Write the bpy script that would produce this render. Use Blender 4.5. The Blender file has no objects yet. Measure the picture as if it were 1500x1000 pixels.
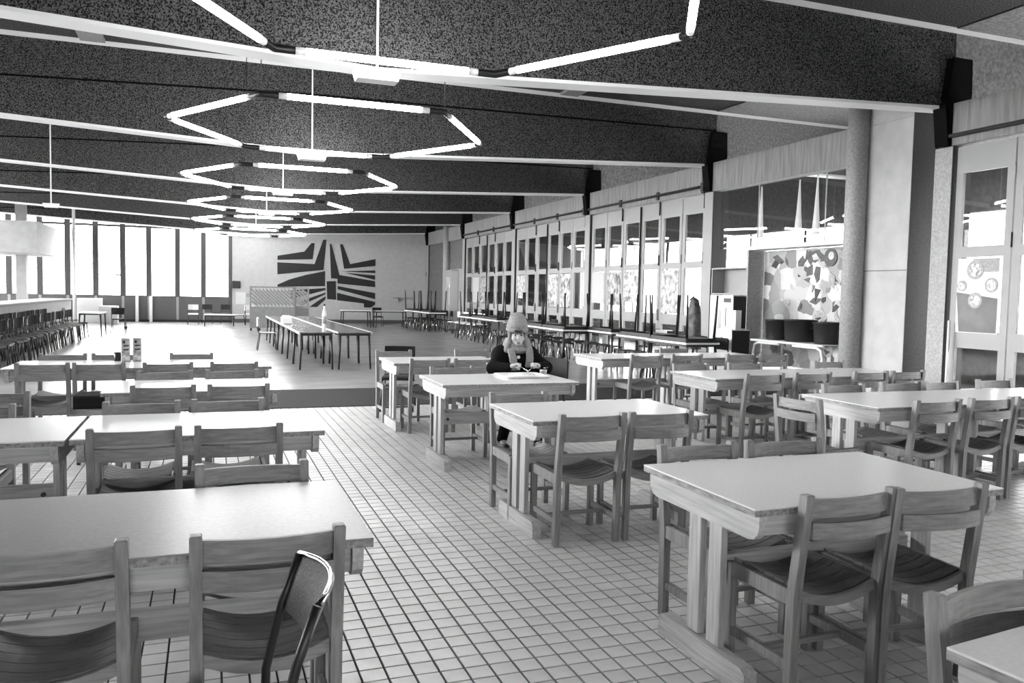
import bpy, bmesh, math, random
import numpy as np
from mathutils import Vector, Matrix

random.seed(7)
PI = math.pi
scene = bpy.context.scene
COL = scene.collection

# ------------------------------------------------------------------ camera, world, exposure
YAW, PITCH, ROLL = 0.356839, 0.0583736, 0.0207477
EYE = 1.5515
def camera():
    cd = bpy.data.cameras.new('camera')
    cd.sensor_width = 36.0
    cd.lens = 36.0 * 1199.4 / 1500.0
    cd.clip_end = 300
    co = bpy.data.objects.new('camera', cd)
    COL.objects.link(co)
    cy, sy, cp, sp = math.cos(YAW), math.sin(YAW), math.cos(PITCH), math.sin(PITCH)
    F = Vector((sy*cp, cy*cp, -sp)); R = Vector((cy, -sy, 0)); U = R.cross(F)
    cr, sr = math.cos(ROLL), math.sin(ROLL)
    R2 = cr*R + sr*U; U2 = -sr*R + cr*U
    m = Matrix(((R2.x, U2.x, -F.x, 0), (R2.y, U2.y, -F.y, 0), (R2.z, U2.z, -F.z, EYE), (0, 0, 0, 1)))
    co.matrix_world = m
    scene.camera = co
camera()

world = bpy.data.worlds.new('overcast_sky')
scene.world = world
world.use_nodes = True
wn = world.node_tree.nodes
wn['Background'].inputs['Color'].default_value = (1, 1, 1, 1)
wn['Background'].inputs['Strength'].default_value = 5.0
sd = bpy.data.lights.new('sun', 'SUN'); sd.energy = 3.0; sd.angle = math.radians(35)
so = bpy.data.objects.new('sun', sd); COL.objects.link(so)
so.rotation_euler = Vector((1.0, -0.35, -0.30)).to_track_quat('-Z', 'Y').to_euler()
scene.view_settings.view_transform = 'Standard'
scene.view_settings.look = 'None'
scene.view_settings.gamma = 1.0
scene.view_settings.use_curve_mapping = False
scene.view_settings.exposure = 2.0

# ------------------------------------------------------------------ materials (a black and white place)
def mat(name, v, rough=0.6, spec=0.5, noise=None, tight=0.2, metal=0.0, bump=None, coat=0.0):
    """v grey value; noise=(scale xyz, low, high, detail) multiplies the grey"""
    m = bpy.data.materials.new(name)
    m.use_nodes = True
    nt = m.node_tree
    b = nt.nodes['Principled BSDF']
    b.inputs['Base Color'].default_value = (v, v, v, 1)
    b.inputs['Roughness'].default_value = rough
    b.inputs['Metallic'].default_value = metal
    b.inputs['Specular IOR Level'].default_value = spec
    if coat:
        b.inputs['Coat Weight'].default_value = coat
        b.inputs['Coat Roughness'].default_value = 0.12
    if noise or bump:
        tc = nt.nodes.new('ShaderNodeTexCoord')
        mp = nt.nodes.new('ShaderNodeMapping')
        nz = nt.nodes.new('ShaderNodeTexNoise')
        sc = noise[0] if noise else bump[1]
        mp.inputs['Scale'].default_value = sc if isinstance(sc, tuple) else (sc, sc, sc)
        nz.inputs['Scale'].default_value = 1.0
        nz.inputs['Detail'].default_value = noise[3] if noise else 3
        nt.links.new(tc.outputs['Object'], mp.inputs['Vector'])
        nt.links.new(mp.outputs['Vector'], nz.inputs['Vector'])
        if noise:
            rp = nt.nodes.new('ShaderNodeValToRGB')
            lo, hi = v*noise[1], v*noise[2]
            rp.color_ramp.elements[0].position = 0.5-tight
            rp.color_ramp.elements[1].position = 0.5+tight
            rp.color_ramp.elements[0].color = (lo, lo, lo, 1)
            rp.color_ramp.elements[1].color = (hi, hi, hi, 1)
            nt.links.new(nz.outputs['Fac'], rp.inputs['Fac'])
            nt.links.new(rp.outputs['Color'], b.inputs['Base Color'])
        if bump:
            bp = nt.nodes.new('ShaderNodeBump')
            bp.inputs['Strength'].default_value = bump[0]
            bp.inputs['Distance'].default_value = 0.01
            nt.links.new(nz.outputs['Fac'], bp.inputs['Height'])
            nt.links.new(bp.outputs['Normal'], b.inputs['Normal'])
    return m

def emit_mat(name, v, strength):
    m = bpy.data.materials.new(name); m.use_nodes = True
    b = m.node_tree.nodes['Principled BSDF']
    b.inputs['Base Color'].default_value = (v, v, v, 1)
    b.inputs['Emission Color'].default_value = (1, 1, 1, 1)
    b.inputs['Emission Strength'].default_value = strength
    return m

def glass_mat(name, tint=0.9, rough=0.0):
    m = bpy.data.materials.new(name); m.use_nodes = True
    nt = m.node_tree
    for n in list(nt.nodes):
        if n.type != 'OUTPUT_MATERIAL': nt.nodes.remove(n)
    out = [n for n in nt.nodes if n.type == 'OUTPUT_MATERIAL'][0]
    tr = nt.nodes.new('ShaderNodeBsdfTransparent'); tr.inputs['Color'].default_value = (tint, tint, tint, 1)
    gl = nt.nodes.new('ShaderNodeBsdfGlossy'); gl.inputs['Roughness'].default_value = rough
    fr = nt.nodes.new('ShaderNodeFresnel'); fr.inputs['IOR'].default_value = 1.5
    mx = nt.nodes.new('ShaderNodeMixShader')
    ge = nt.nodes.new('ShaderNodeNewGeometry')       # reflect on the outer faces only (no total reflection inside the thin pane)
    iv = nt.nodes.new('ShaderNodeMath'); iv.operation = 'SUBTRACT'; iv.inputs[0].default_value = 1.0
    mu = nt.nodes.new('ShaderNodeMath'); mu.operation = 'MULTIPLY'
    nt.links.new(ge.outputs['Backfacing'], iv.inputs[1]); nt.links.new(fr.outputs['Fac'], mu.inputs[0]); nt.links.new(iv.outputs[0], mu.inputs[1])
    nt.links.new(mu.outputs[0], mx.inputs['Fac'])
    nt.links.new(tr.outputs['BSDF'], mx.inputs[1]); nt.links.new(gl.outputs['BSDF'], mx.inputs[2])
    nt.links.new(mx.outputs['Shader'], out.inputs['Surface'])
    return m

def print_mat(name, scale, lo, hi, kind='voronoi', seed=0.0):
    """flat printed picture: grey blotches"""
    m = bpy.data.materials.new(name); m.use_nodes = True
    nt = m.node_tree; b = nt.nodes['Principled BSDF']
    b.inputs['Roughness'].default_value = 0.45
    tc = nt.nodes.new('ShaderNodeTexCoord'); mp = nt.nodes.new('ShaderNodeMapping')
    mp.inputs['Location'].default_value = (seed, seed*1.7, seed*0.6)
    mp.inputs['Scale'].default_value = scale
    nz = nt.nodes.new('ShaderNodeTexNoise'); nz.inputs['Scale'].default_value = 1.3; nz.inputs['Detail'].default_value = 4
    ad = nt.nodes.new('ShaderNodeMixRGB'); ad.inputs['Fac'].default_value = 0.35
    nt.links.new(tc.outputs['Object'], mp.inputs['Vector'])
    nt.links.new(mp.outputs['Vector'], nz.inputs['Vector'])
    nt.links.new(mp.outputs['Vector'], ad.inputs['Color1']); nt.links.new(nz.outputs['Color'], ad.inputs['Color2'])
    rp = nt.nodes.new('ShaderNodeValToRGB')
    if kind == 'voronoi':
        vo = nt.nodes.new('ShaderNodeTexVoronoi'); vo.inputs['Scale'].default_value = 1.0
        nt.links.new(ad.outputs['Color'], vo.inputs['Vector'])
        sp = nt.nodes.new('ShaderNodeSeparateColor')
        nt.links.new(vo.outputs['Color'], sp.inputs['Color'])
        nt.links.new(sp.outputs['Red'], rp.inputs['Fac'])
        rp.color_ramp.interpolation = 'LINEAR'
    else:
        n2 = nt.nodes.new('ShaderNodeTexNoise'); n2.inputs['Scale'].default_value = 2.2; n2.inputs['Detail'].default_value = 8
        nt.links.new(ad.outputs['Color'], n2.inputs['Vector'])
        nt.links.new(n2.outputs['Fac'], rp.inputs['Fac'])
        rp.color_ramp.elements[0].position = 0.35; rp.color_ramp.elements[1].position = 0.62
    rp.color_ramp.elements[0].color = (lo, lo, lo, 1); rp.color_ramp.elements[1].color = (hi, hi, hi, 1)
    nt.links.new(rp.outputs['Color'], b.inputs['Base Color'])
    return m

M = {}
M['wood'] = mat('chair_wood', 0.195, 0.5, noise=((70, 70, 5), 0.72, 1.25, 5))
M['wood_h'] = mat('slat_wood', 0.19, 0.5, noise=((5, 70, 90), 0.72, 1.25, 5))
M['table_wood_v'] = mat('table_post_wood', 0.38, 0.5, noise=((60, 60, 4), 0.75, 1.2, 5))
M['table_wood_x'] = mat('table_rail_wood', 0.36, 0.5, noise=((4, 60, 70), 0.75, 1.2, 5))
M['wood_seat'] = mat('seat_wood', 0.10, 0.42, noise=((5, 70, 60), 0.6, 1.3, 4))
M['table_wood'] = mat('table_wood', 0.38, 0.5, noise=((60, 4, 70), 0.75, 1.2, 4))
M['laminate'] = mat('table_laminate', 0.66, 0.22, noise=(70, 0.95, 1.04, 4))
M['laminate_dimmed'] = mat('dimmed_grey_laminate', 0.26, 0.3, spec=0.3, noise=(60, 0.9, 1.08, 4))  # front left table top: its dimmer light is put into a greyer colour
M['edge'] = mat('table_edge', 0.22, 0.5, noise=((60, 12, 60), 0.5, 1.5, 5))
M['bolt'] = mat('dark_bolt', 0.02, 0.4)
M['tile'] = mat('floor_tile', 0.50, 0.34, noise=(5, 0.84, 1.1, 6))
M['grout'] = mat('tile_grout', 0.012, 0.9)
M['lino'] = mat('smooth_floor', 0.27, 0.27, spec=0.45, noise=(1.6, 0.85, 1.12, 6))
M['darkstrip'] = mat('dark_floor_strip', 0.03, 0.75, spec=0.12, noise=(22, 0.7, 1.3, 4))
M['ceiling'] = mat('rough_ceiling', 0.055, 0.95, spec=0.1, tight=0.09, noise=(60, 0.1, 2.3, 4), bump=(0.6, 55))
M['beam'] = mat('rough_beam', 0.05, 0.95, spec=0.1, tight=0.09, noise=(65, 0.1, 2.3, 4), bump=(0.6, 60))
M['soffit'] = mat('white_strip', 0.82, 0.6)
M['plaster'] = mat('white_plaster', 0.44, 0.8, noise=(5, 0.93, 1.05, 6))
M['passage'] = mat('passage_ceiling_lit', 0.20, 0.9, noise=(20, 0.6, 1.35, 6))  # hall ceiling and beam colour made paler to carry the outer window light
M['gallery'] = mat('gallery_grey', 0.30, 0.8, noise=(4, 0.9, 1.08, 5))
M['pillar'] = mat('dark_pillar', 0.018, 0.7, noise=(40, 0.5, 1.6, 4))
M['mullion'] = mat('mullion_grey', 0.06, 0.6, noise=(30, 0.8, 1.2, 3))
M['concrete'] = mat('board_marked_concrete', 0.25, 0.85, noise=((18, 18, 1.6), 0.72, 1.2, 5))
M['boxpanel'] = mat('pale_cladding', 0.40, 0.7, noise=(4, 0.88, 1.08, 6))
M['greypaint'] = mat('grey_paint', 0.30, 0.6, noise=(30, 0.8, 1.2, 3))
M['darkpanel'] = mat('dark_wall_panel', 0.085, 0.6, noise=(30, 0.7, 1.3, 3))
M['doorpaint'] = mat('door_paint', 0.28, 0.5, noise=(3, 0.94, 1.04, 5))
M['black'] = mat('black_steel', 0.006, 0.45)
M['blackmatt'] = mat('black_matt', 0.004, 0.9, spec=0.1)
M['chrome'] = mat('chrome', 0.75, 0.15, metal=1.0)
M['tube'] = emit_mat('lamp_tube', 0.9, 14.0)
M['white'] = mat('white_paint', 0.78, 0.5)
M['offwhite'] = mat('off_white', 0.6, 0.5)
M['glass'] = glass_mat('window_glass', 0.93)
M['eyewhite'] = mat('eye_grey', 0.16, 0.4)
M['frontwall'] = mat('front_wall', 0.3, 0.8)
M['seatblack'] = mat('black_seat_shell', 0.007, 0.6, spec=0.2)
M['darkwood'] = mat('dark_ply', 0.03, 0.6, spec=0.2, noise=((12, 50, 12), 0.7, 1.3, 4))
M['darktop'] = mat('dark_table_top', 0.16, 0.16, spec=0.7, noise=(6, 0.8, 1.2, 4))
M['mural'] = mat('mural_black', 0.012, 0.7)
M['wallgrey'] = mat('corridor_grey', 0.12, 0.9, noise=(10, 0.8, 1.2, 4))
M['ground'] = mat('pale_ground', 0.5, 0.9)
M['pot'] = mat('dark_pot', 0.014, 0.45)
M['skin'] = mat('skin', 0.36, 0.5)
M['coat'] = mat('black_coat', 0.004, 0.95, spec=0.1)
M['knit'] = mat('grey_knit', 0.26, 0.95, spec=0.1, noise=(150, 0.55, 1.35, 3), bump=(1.0, 150))
M['hair'] = mat('dark_hair', 0.035, 0.6)
M['china'] = mat('white_china', 0.85, 0.2)
M['mesh'] = mat('grey_mesh_fabric', 0.17, 0.8, noise=(220, 0.6, 1.4, 2))
M['screenwood'] = mat('screen_wood', 0.20, 0.6, noise=((20, 20, 5), 0.85, 1.15, 4))
M['carton'] = mat('carton_grey', 0.26, 0.5, noise=(45, 0.4, 1.7, 3))

# ------------------------------------------------------------------ mesh helpers
class MB:
    """collects shapes into one mesh"""
    def __init__(s): s.v = []; s.f = []; s.sm = []
    def add(s, vs, fs, smooth=False):
        o = len(s.v); s.v += [tuple(p) for p in vs]
        s.f += [tuple(i+o for i in f) for f in fs]; s.sm += [smooth]*len(fs); return s
    def box(s, x0, x1, y0, y1, z0, z1, ch=0.0):
        if ch <= 0:
            vs = [(x, y, z) for z in (z0, z1) for y in (y0, y1) for x in (x0, x1)]
            return s.add(vs, [(0, 2, 3, 1), (4, 5, 7, 6), (0, 1, 5, 4), (2, 6, 7, 3), (0, 4, 6, 2), (1, 3, 7, 5)])
        bm = bmesh.new()
        bmesh.ops.create_cube(bm, size=1.0)
        for v in bm.verts:
            v.co = Vector(((x0+x1)/2 + v.co.x*(x1-x0), (y0+y1)/2 + v.co.y*(y1-y0), (z0+z1)/2 + v.co.z*(z1-z0)))
        bmesh.ops.bevel(bm, geom=bm.edges[:], offset=ch, segments=1, affect='EDGES', profile=0.5)
        bm.verts.ensure_lookup_table(); bm.verts.index_update()
        s.add([v.co[:] for v in bm.verts], [[v.index for v in f.verts] for f in bm.faces])
        bm.free(); return s
    def prism(s, poly, axis, a0, a1):
        """poly: 2D points (counter-clockwise), extruded along axis from a0 to a1"""
        n = len(poly)
        def P(p, a):
            if axis == 'x': return (a, p[0], p[1])
            if axis == 'y': return (p[0], a, p[1])
            return (p[0], p[1], a)
        vs = [P(p, a0) for p in poly] + [P(p, a1) for p in poly]
        fs = [tuple(range(n))[::-1], tuple(range(n, 2*n))]
        fs += [(i, (i+1) % n, n+(i+1) % n, n+i) for i in range(n)]
        if axis == 'y': fs = [f[::-1] for f in fs]
        return s.add(vs, fs)
    def tube(s, pts, r, n=8, caps=True, smooth=True):
        pts = [Vector(p) for p in pts]
        rs = r if isinstance(r, (list, tuple)) else [r]*len(pts)
        rings = []
        up = None
        for i, p in enumerate(pts):
            if i == 0: d = pts[1]-p
            elif i == len(pts)-1: d = p-pts[i-1]
            else: d = (pts[i+1]-p).normalized() + (p-pts[i-1]).normalized()
            d.normalize()
            if up is None:
                a = Vector((0, 0, 1)) if abs(d.z) < 0.9 else Vector((1, 0, 0))
                up = (a - d*a.dot(d)).normalized()
            else:
                up = (up - d*up.dot(d)).normalized()
            w = d.cross(up)
            rings.append([p + (up*math.cos(2*PI*k/n) + w*math.sin(2*PI*k/n))*rs[i] for k in range(n)])
        vs = [q[:] for rg in rings for q in rg]
        fs = []
        for i in range(len(rings)-1):
            for k in range(n):
                a, b = i*n+k, i*n+(k+1) % n
                fs.append((a, b, b+n, a+n))
        s.add(vs, fs, smooth)
        if caps:
            o = len(s.v)-len(vs)
            s.f.append(tuple(o+k for k in range(n))[::-1]); s.sm.append(False)
            s.f.append(tuple(o+(len(rings)-1)*n+k for k in range(n))); s.sm.append(False)
        return s
    def lathe(s, prof, n=20, cx=0, cy=0, smooth=True):
        vs = [(cx+r*math.cos(2*PI*k/n), cy+r*math.sin(2*PI*k/n), z) for r, z in prof for k in range(n)]
        fs = []
        for i in range(len(prof)-1):
            for k in range(n):
                a, b = i*n+k, i*n+(k+1) % n
                fs.append((a, b, b+n, a+n))
        s.add(vs, fs, smooth)
        o = len(s.v)-len(vs)
        if prof[0][0] > 1e-6: s.f.append(tuple(o+k for k in range(n))[::-1]); s.sm.append(False)
        if prof[-1][0] > 1e-6: s.f.append(tuple(o+(len(prof)-1)*n+k for k in range(n))); s.sm.append(False)
        return s
    def mesh(s, name, m):
        me = bpy.data.meshes.new(name)
        me.from_pydata(s.v, [], s.f)
        me.polygons.foreach_set('use_smooth', s.sm)
        if isinstance(m, (list, tuple)):
            for q in m: me.materials.append(q)
        else: me.materials.append(m)
        me.update(); return me

def obj(name, mesh, parent=None, loc=(0, 0, 0), rot=(0, 0, 0)):
    o = bpy.data.objects.new(name, mesh)
    COL.objects.link(o)
    o.location = loc; o.rotation_euler = rot
    if parent is not None: o.parent = parent
    return o
def tag(o, label, cat=None, group=None, kind=None):
    o['label'] = label
    if cat: o['category'] = cat
    if group: o['group'] = group
    if kind: o['kind'] = kind
    return o
def thing(name, label, cat, loc=(0, 0, 0), rz=0.0, group=None, kind=None):
    o = bpy.data.objects.new(name, None); COL.objects.link(o)
    o.empty_display_size = 0.1
    o.location = loc; o.rotation_euler = (0, 0, rz)
    return tag(o, label, cat, group, kind)
def struct(name, mb, m, label, cat='structure', parent=None):
    o = obj(name, mb.mesh(name, m), parent)
    if parent is None: tag(o, label, cat, kind='structure')
    return o
def B(*a, **k): return MB().box(*a, **k)
ORD = ['first', 'second', 'third', 'fourth', 'fifth', 'sixth', 'seventh', 'eighth', 'ninth', 'tenth', 'eleventh', 'twelfth',
       'thirteenth', 'fourteenth', 'fifteenth', 'sixteenth']
# ------------------------------------------------------------------ the room shell
BAY = 5.87
YK = [3.13 + BAY*k for k in range(7)]            # beam lines: 3.13, 9.0, 14.87 ... 38.35
CEIL = 5.45
XD = 9.95                                        # plane of the folding doors
XL, XO = -10.0, 14.0                             # left window wall, outer right wall
YB, YF = 39.0, -3.0
TW = 0.105                                       # tile pitch

floor = struct('floor', B(XL-0.2, XO+0.2, YF-0.2, YB+0.2, -0.3, -0.012), M['grout'], 'pale square tiled and smooth hall floor', 'floor')
# tiled zone Y -3 .. 11 ; dark strip 11 .. 13 ; smooth floor beyond
obj('dark_strip', B(XL, XO, 11.0, 13.0, -0.012, 0.0).mesh('dark_strip', M['darkstrip']), floor)
obj('smooth_floor', B(XL, XO, 13.0, YB, -0.012, 0.0).mesh('smooth_floor', M['lino']), floor)
g = 0.0045
tile_mesh = B(-TW/2+g, TW/2-g, -TW/2+g, TW/2-g, -0.012, 0.0, ch=0.0012).mesh('tile', M['tile'])
OX, OY = 0.8923, 2.1099                           # a grout crossing, from the photograph
single = set()
i0, i1 = int((0.52-OX)/TW), int((1.93-OX)/TW)
for j in range(2, 24):
    for i in range(i0, i1+1):
        if len(single) < 300: single.add((i, j))
for (i, j) in sorted(single, key=lambda t: (t[1], t[0])):
    o = obj('tile', tile_mesh, floor, (OX+(i+.5)*TW, OY+(j+.5)*TW, random.uniform(-0.0006, 0.0004)))
ii = range(int((XL-OX)/TW)+1, int((XD+0.2-OX)/TW)); jj = range(int((YF-OY)/TW)+1, int((11.0-OY)/TW))
vs = []; fs = []
bv = [v.co[:] for v in tile_mesh.vertices]; bf = [tuple(p.vertices) for p in tile_mesh.polygons if p.normal.z > -0.5]
for i in ii:
    for j in jj:
        if (i, j) in single: continue
        x, y = OX+(i+.5)*TW, OY+(j+.5)*TW
        if y < 0.2 or x < -5: continue
        # keep the number of triangles down: a tile needs only its chamfered top
        o = len(vs); h = TW/2-g; c = 0.0012
        vs += [(x-h, y-h, -c), (x+h, y-h, -c), (x+h, y+h, -c), (x-h, y+h, -c), (x-h+c, y-h+c, 0), (x+h-c, y-h+c, 0), (x+h-c, y+h-c, 0), (x-h+c, y+h-c, 0),
               (x-h, y-h, -0.012), (x+h, y-h, -0.012), (x+h, y+h, -0.012), (x-h, y+h, -0.012)]
        fs += [(o+4, o+5, o+6, o+7)] + [(o+k, o+(k+1) % 4, o+4+(k+1) % 4, o+4+k) for k in range(4)] + [(o+8+k, o+8+(k+1) % 4, o+(k+1) % 4, o+k) for k in range(4)]
rest = MB(); rest.add(vs, fs)
o = obj('tile', rest.mesh('tiles', M['tile']), floor); o['kind'] = 'stuff'
obj('plain_floor', B(XL, XO, YF, 0.2, -0.012, 0.0).mesh('plain_floor', M['tile']), floor)
obj('plain_floor', B(XL, -5.0, 0.2, 11.0, -0.012, 0.0).mesh('plain_floor', M['tile']), floor)
obj('plain_floor', B(XD+0.2, XO, 0.2, 11.0, -0.012, 0.0).mesh('plain_floor', M['tile']), floor)

ceil = struct('ceiling', B(XL-0.2, XO+0.2, YF-0.2, YB+0.2, CEIL, CEIL+0.25), M['ceiling'], 'dark rough ceiling slab above the beams', 'ceiling')
for x in (-1.7, 6.58):
    for k in range(6):
        obj('ceiling_rib', B(x-0.18, x+0.18, YK[k]+0.3, YK[k+1]-0.1, CEIL-0.05, CEIL).mesh('ceiling_rib', M['greypaint']), ceil)
obj('passage_soffit', B(10.02, XO, YF, YB, CEIL-0.012, CEIL-.001).mesh('passage_soffit', M['passage']), ceil)  # paler sheet, window light put into its colour
obj('ceiling_joint', B(9.98, 10.02, YF, YB, CEIL-0.012, CEIL).mesh('ceiling_joint', M['black']), ceil)

def beam_z(x):                                   # bottom of a beam: shallow V, lowest under the lamps
    return 3.935 + (1.73-x)*0.047 if x < 1.73 else 3.935 + (x-1.73)*0.047
for k, y in enumerate(YK):
    y0, y1 = y-0.02, y+0.26
    poly = [(XL, beam_z(XL)+.03), (1.73, beam_z(1.73)+.03), (10.0, beam_z(10)+.03), (10.0, CEIL), (XL, CEIL)]
    bm_ = struct('trim_%d' % (k+1), MB().prism(poly, 'y', y0, y1), M['beam'],
                 'deep dark roof beam, %s from the camera' % ORD[k], 'beam')
    obj('outer_beam', B(10.0, XO, y0, y1, beam_z(10)+.03, CEIL).mesh('outer_beam', M['passage']), bm_)  # same beam carried on, paler for the window light
    for xa, xb in ((XL, 1.73), (1.73, 10.0), (10.0, XO)):
        za, zb = beam_z(xa), beam_z(min(xb, 10.0))
        if xa >= 10: za = zb = beam_z(10)
        p = [(xa, za-0.01), (xb, zb-0.01), (xb, zb+.03), (xa, za+.03)]
        obj('soffit_strip', MB().prism(p, 'y', y0-0.01, y1+0.01).mesh('soffit_strip', M['soffit']), bm_)
    obj('cove_strip', B(XL, XO, y0-0.03, y0, CEIL-0.07, CEIL).mesh('cove_strip', M['soffit']), bm_)
    if k > 1: obj('shadow_line', MB().prism([(XL, 4.5), (1.7, 4.93), (10, 5.03), (10, 5.06), (1.7, 4.96), (XL, 4.53)], 'y', y0-.008, y0+.01).mesh('shadow_line', M['blackmatt']), bm_)  # black strip painted on as a shadow line across the beam face
    obj('beam_joint', B(9.99, 10.01, y0-0.006, y0, beam_z(10)+.03, CEIL-0.08).mesh('beam_joint', M['black']), bm_)
    if k:                                        # black corbel carrying the beam on its pillar
        cw = [(9.86, 3.77), (10.06, 3.77), (10.22, 4.5), (10.2, 5.0), (9.86, 5.0), (9.78, 4.45)]
        obj('corbel', MB().prism(cw, 'y', y0-0.13, y0).mesh('corbel', M['blackmatt']), bm_)
        obj('corbel_plate', MB().prism([(9.74, 4.36), (9.77, 4.36), (9.85, 3.77), (9.82, 3.77)], 'y', y0-0.12, y0+0.1).mesh('corbel_plate', M['blackmatt']), bm_)
# conduit and small fitting on each beam, in the fold
for k in range(1, 6):
    y = YK[k]-0.02
    c = thing('ceiling_speaker', 'small white fitting on a thin white conduit below the %s beam' % ORD[k], 'fitting', (1.72, y, 3.86), group='white fittings under the beams')
    obj('housing', MB().prism([(-.25, .05), (-.22, -.05), (.22, -.05), (.25, .05)], 'y', -0.1, 0.1).mesh('housing', M['white']), c)
    obj('conduit', B(-.012, .012, -.04, -.012, 0.05, CEIL-3.86-0.08).mesh('conduit', M['white']), c)
for k, x in ((3, -3.2),):
    c = thing('ceiling_speaker', 'small white fitting hanging far left beside the upper windows', 'fitting', (x, YK[k]-0.3, 3.26))
    obj('housing', MB().prism([(-.16, .05), (-.13, -.04), (.13, -.04), (.16, .05)], 'y', -0.06, 0.06).mesh('housing', M['white']), c)
    obj('conduit', B(-.012, .012, -.012, .012, 0.05, CEIL-3.26).mesh('conduit', M['white']), c)

# --- pillars, lintels and doors on the right
nb = 0
for k in range(1, 7):
    y = YK[k]
    pp = struct('trim_%d' % (10+k), B(9.9, 10.28, y-0.17, y+0.13, 0, 3.77, ch=0.006), M['pillar'], 'dark pillar under the black corbel, %s from the camera' % ORD[k-1], 'pillar')
    obj('pale_face', B(9.888, 9.9, y-.165, y+.13, 0, 3.76).mesh('pale_face', M['greypaint' if k == 1 else 'doorpaint']), pp)
for k in range(0, 6):
    y0 = YK[k]+0.26; y1 = YK[k+1]-0.02
    if k == 1: y0 = 10.5
    l = struct('trim_%d' % (20+k), B(9.88, 10.12, y0, y1, 3.77, 4.36), M['concrete'], 'pale concrete lintel over the %s bay of the right wall' % ORD[k], 'lintel')
    if k in (0, 2, 3, 4):
        obj('track', MB().tube([(9.84, y0, 3.9), (9.84, y1, 3.9)], 0.03, 6).mesh('track', M['pillar']), l)

def leaf(n, y0, y1, label, seed):
    """one leaf of the folding doors: frame with three glazed openings"""
    w = y1-y0
    t = thing('door_%d' % n, label, 'door', (XD, y0, 0), kind='structure')
    fr = MB()
    fr.box(0, .05, .012, .12, .02, 3.74); fr.box(0, .05, w-.12, w-.012, .02, 3.74)
    for a, b in ((.02, .2), (.92, 1.16), (2.19, 2.34), (3.37, 3.74)):
        fr.box(0, .05, .12, w-.12, a, b)
    obj('leaf_frame', fr.mesh('leaf_frame', M['doorpaint']), t)
    for a, b in ((.2, .92), (1.16, 2.19), (2.34, 3.37)):
        obj('pane', B(.022, .028, .12, w-.12, a, b).mesh('pane', M['glass']), t)
    if seed % 2:
        obj('hinge', MB().tube([(-.008, .0, 2.3), (-.008, .0, 2.5)], .012, 6).mesh('hinge', M['black']), t)
        obj('hinge', MB().tube([(-.008, .0, 3.2), (-.008, .0, 3.4)], .012, 6).mesh('hinge', M['greypaint']), t)
    else:
        obj('bolt_plate', B(-.03, 0, .03, .075, 2.28, 2.52).mesh('bolt_plate', M['black']), t)
        obj('bolt_rod', MB().tube([(-.02, .05, 3.45), (-.02, .05, 3.85)], .018, 6).mesh('bolt_rod', M['black']), t)
        obj('bolt_bracket', B(-.11, -.03, .0, .1, 3.8, 3.98).mesh('bolt_bracket', M['black']), t)
        obj('lower_bolt', B(-.05, 0, .0, .06, 1.0, 1.25).mesh('lower_bolt', M['doorpaint']), t)
    return t
n = 1
doorY = {}
BN = {0: 'nearest', 2: 'second', 3: 'third', 4: 'fourth', 5: 'farthest'}
for k in (0, 2, 3, 4):
    a, b = YK[k]+0.15, YK[k+1]-0.19
    w = (b-a)/6
    for i in range(6):
        if k == 0 and i < 3: continue
        leaf(n, a+i*w, a+(i+1)*w, 'white glazed folding door leaf in the %s bay, %s from the near pillar' % (BN[k], ORD[i]), i)
        doorY[(k, i)] = (a+i*w, a+(i+1)*w)
        n += 1
    if k:
        struct('trim_%d' % (30+k), MB().tube([(XD-.03, a+3*w, 0.05), (XD-.03, a+3*w, 3.72)], .022, 6), M['black'], 'dark closing rod in the middle of the %s door bay' % BN[k], 'rod')
# last bay: two leaves beside the back wall
for i in range(2):
    leaf(n, 38.5+i*0.25-0.02, 38.5+(i+1)*0.25-0.02, 'narrow white door leaf in the far right corner, %s one' % ('nearer' if i == 0 else 'farther'), 1); n += 1
struct('trim_41', B(9.95, 10.05, 32.6, 34.6, 2.55, 3.77), M['wallgrey'], 'grey panel over the low cabinet in the last bay', 'panel')
struct('trim_42', B(9.95, 10.05, 35.2, 38.18, 0, 3.77), M['wallgrey'], 'grey wall panel beyond the far round column', 'panel')
struct('trim_43', B(9.95, 10.05, 32.6, 34.6, 0, 2.55), M['doorpaint'], 'pale wall panel beside the far round column', 'panel')

# wall parts
struct('wall_left', B(XL-.2, XL, YF, YB, 0, 0.95).box(XL-.2, XL, YF, YB, 4.7, CEIL), M['plaster'], 'low white wall under the left windows', 'wall')
struct('wall_left_near', B(XL-.2, XL, YF, 8.0, .95, 4.7), M['wallgrey'], 'solid part of the left wall beside the camera', 'wall')
for k in range(0, 6):
    ya, yb = 8.0+k*5.17, YF+(k+1)*6.0
    t = thing('window_%d' % (k+1), 'long window of the left wall, %s from the front' % ORD[k], 'window', (XL, ya, .95), kind='structure')
    fr = MB()
    for i in range(5): fr.box(-.12, -.04, i*1.29-.04, i*1.29+.04, 0, 3.75)
    fr.box(-.12, -.04, 0, 5.17, 0, .06); fr.box(-.12, -.04, 0, 5.17, 3.69, 3.75)
    obj('window_frame', fr.mesh('window_frame', M['greypaint']), t)
    obj('pane', B(-.085, -.08, 0.04, 5.13, 0.06, 3.69).mesh('pane', M['glass']), t)
struct('wall_front', B(XL-.2, -3.0, YF-.2, YF, 0, CEIL).box(3.0, XO+.2, YF-.2, YF, 0, CEIL).box(-3.0, 3.0, YF-.2, YF, 0, 1.4).box(-3.0, 3.0, YF-.2, YF, 2.2, CEIL), M['frontwall'], 'pale end wall behind the camera', 'wall')
t = thing('window_70', 'unseen window band added behind the camera to light the near chairs', 'window', (-3.0, YF, 1.4), kind='structure')  # added to brighten the near chairs, not a known window
fr = MB()
for i in range(5): fr.box(i*1.5-.04, i*1.5+.04, -.14, -.06, 0, .8)
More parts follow.
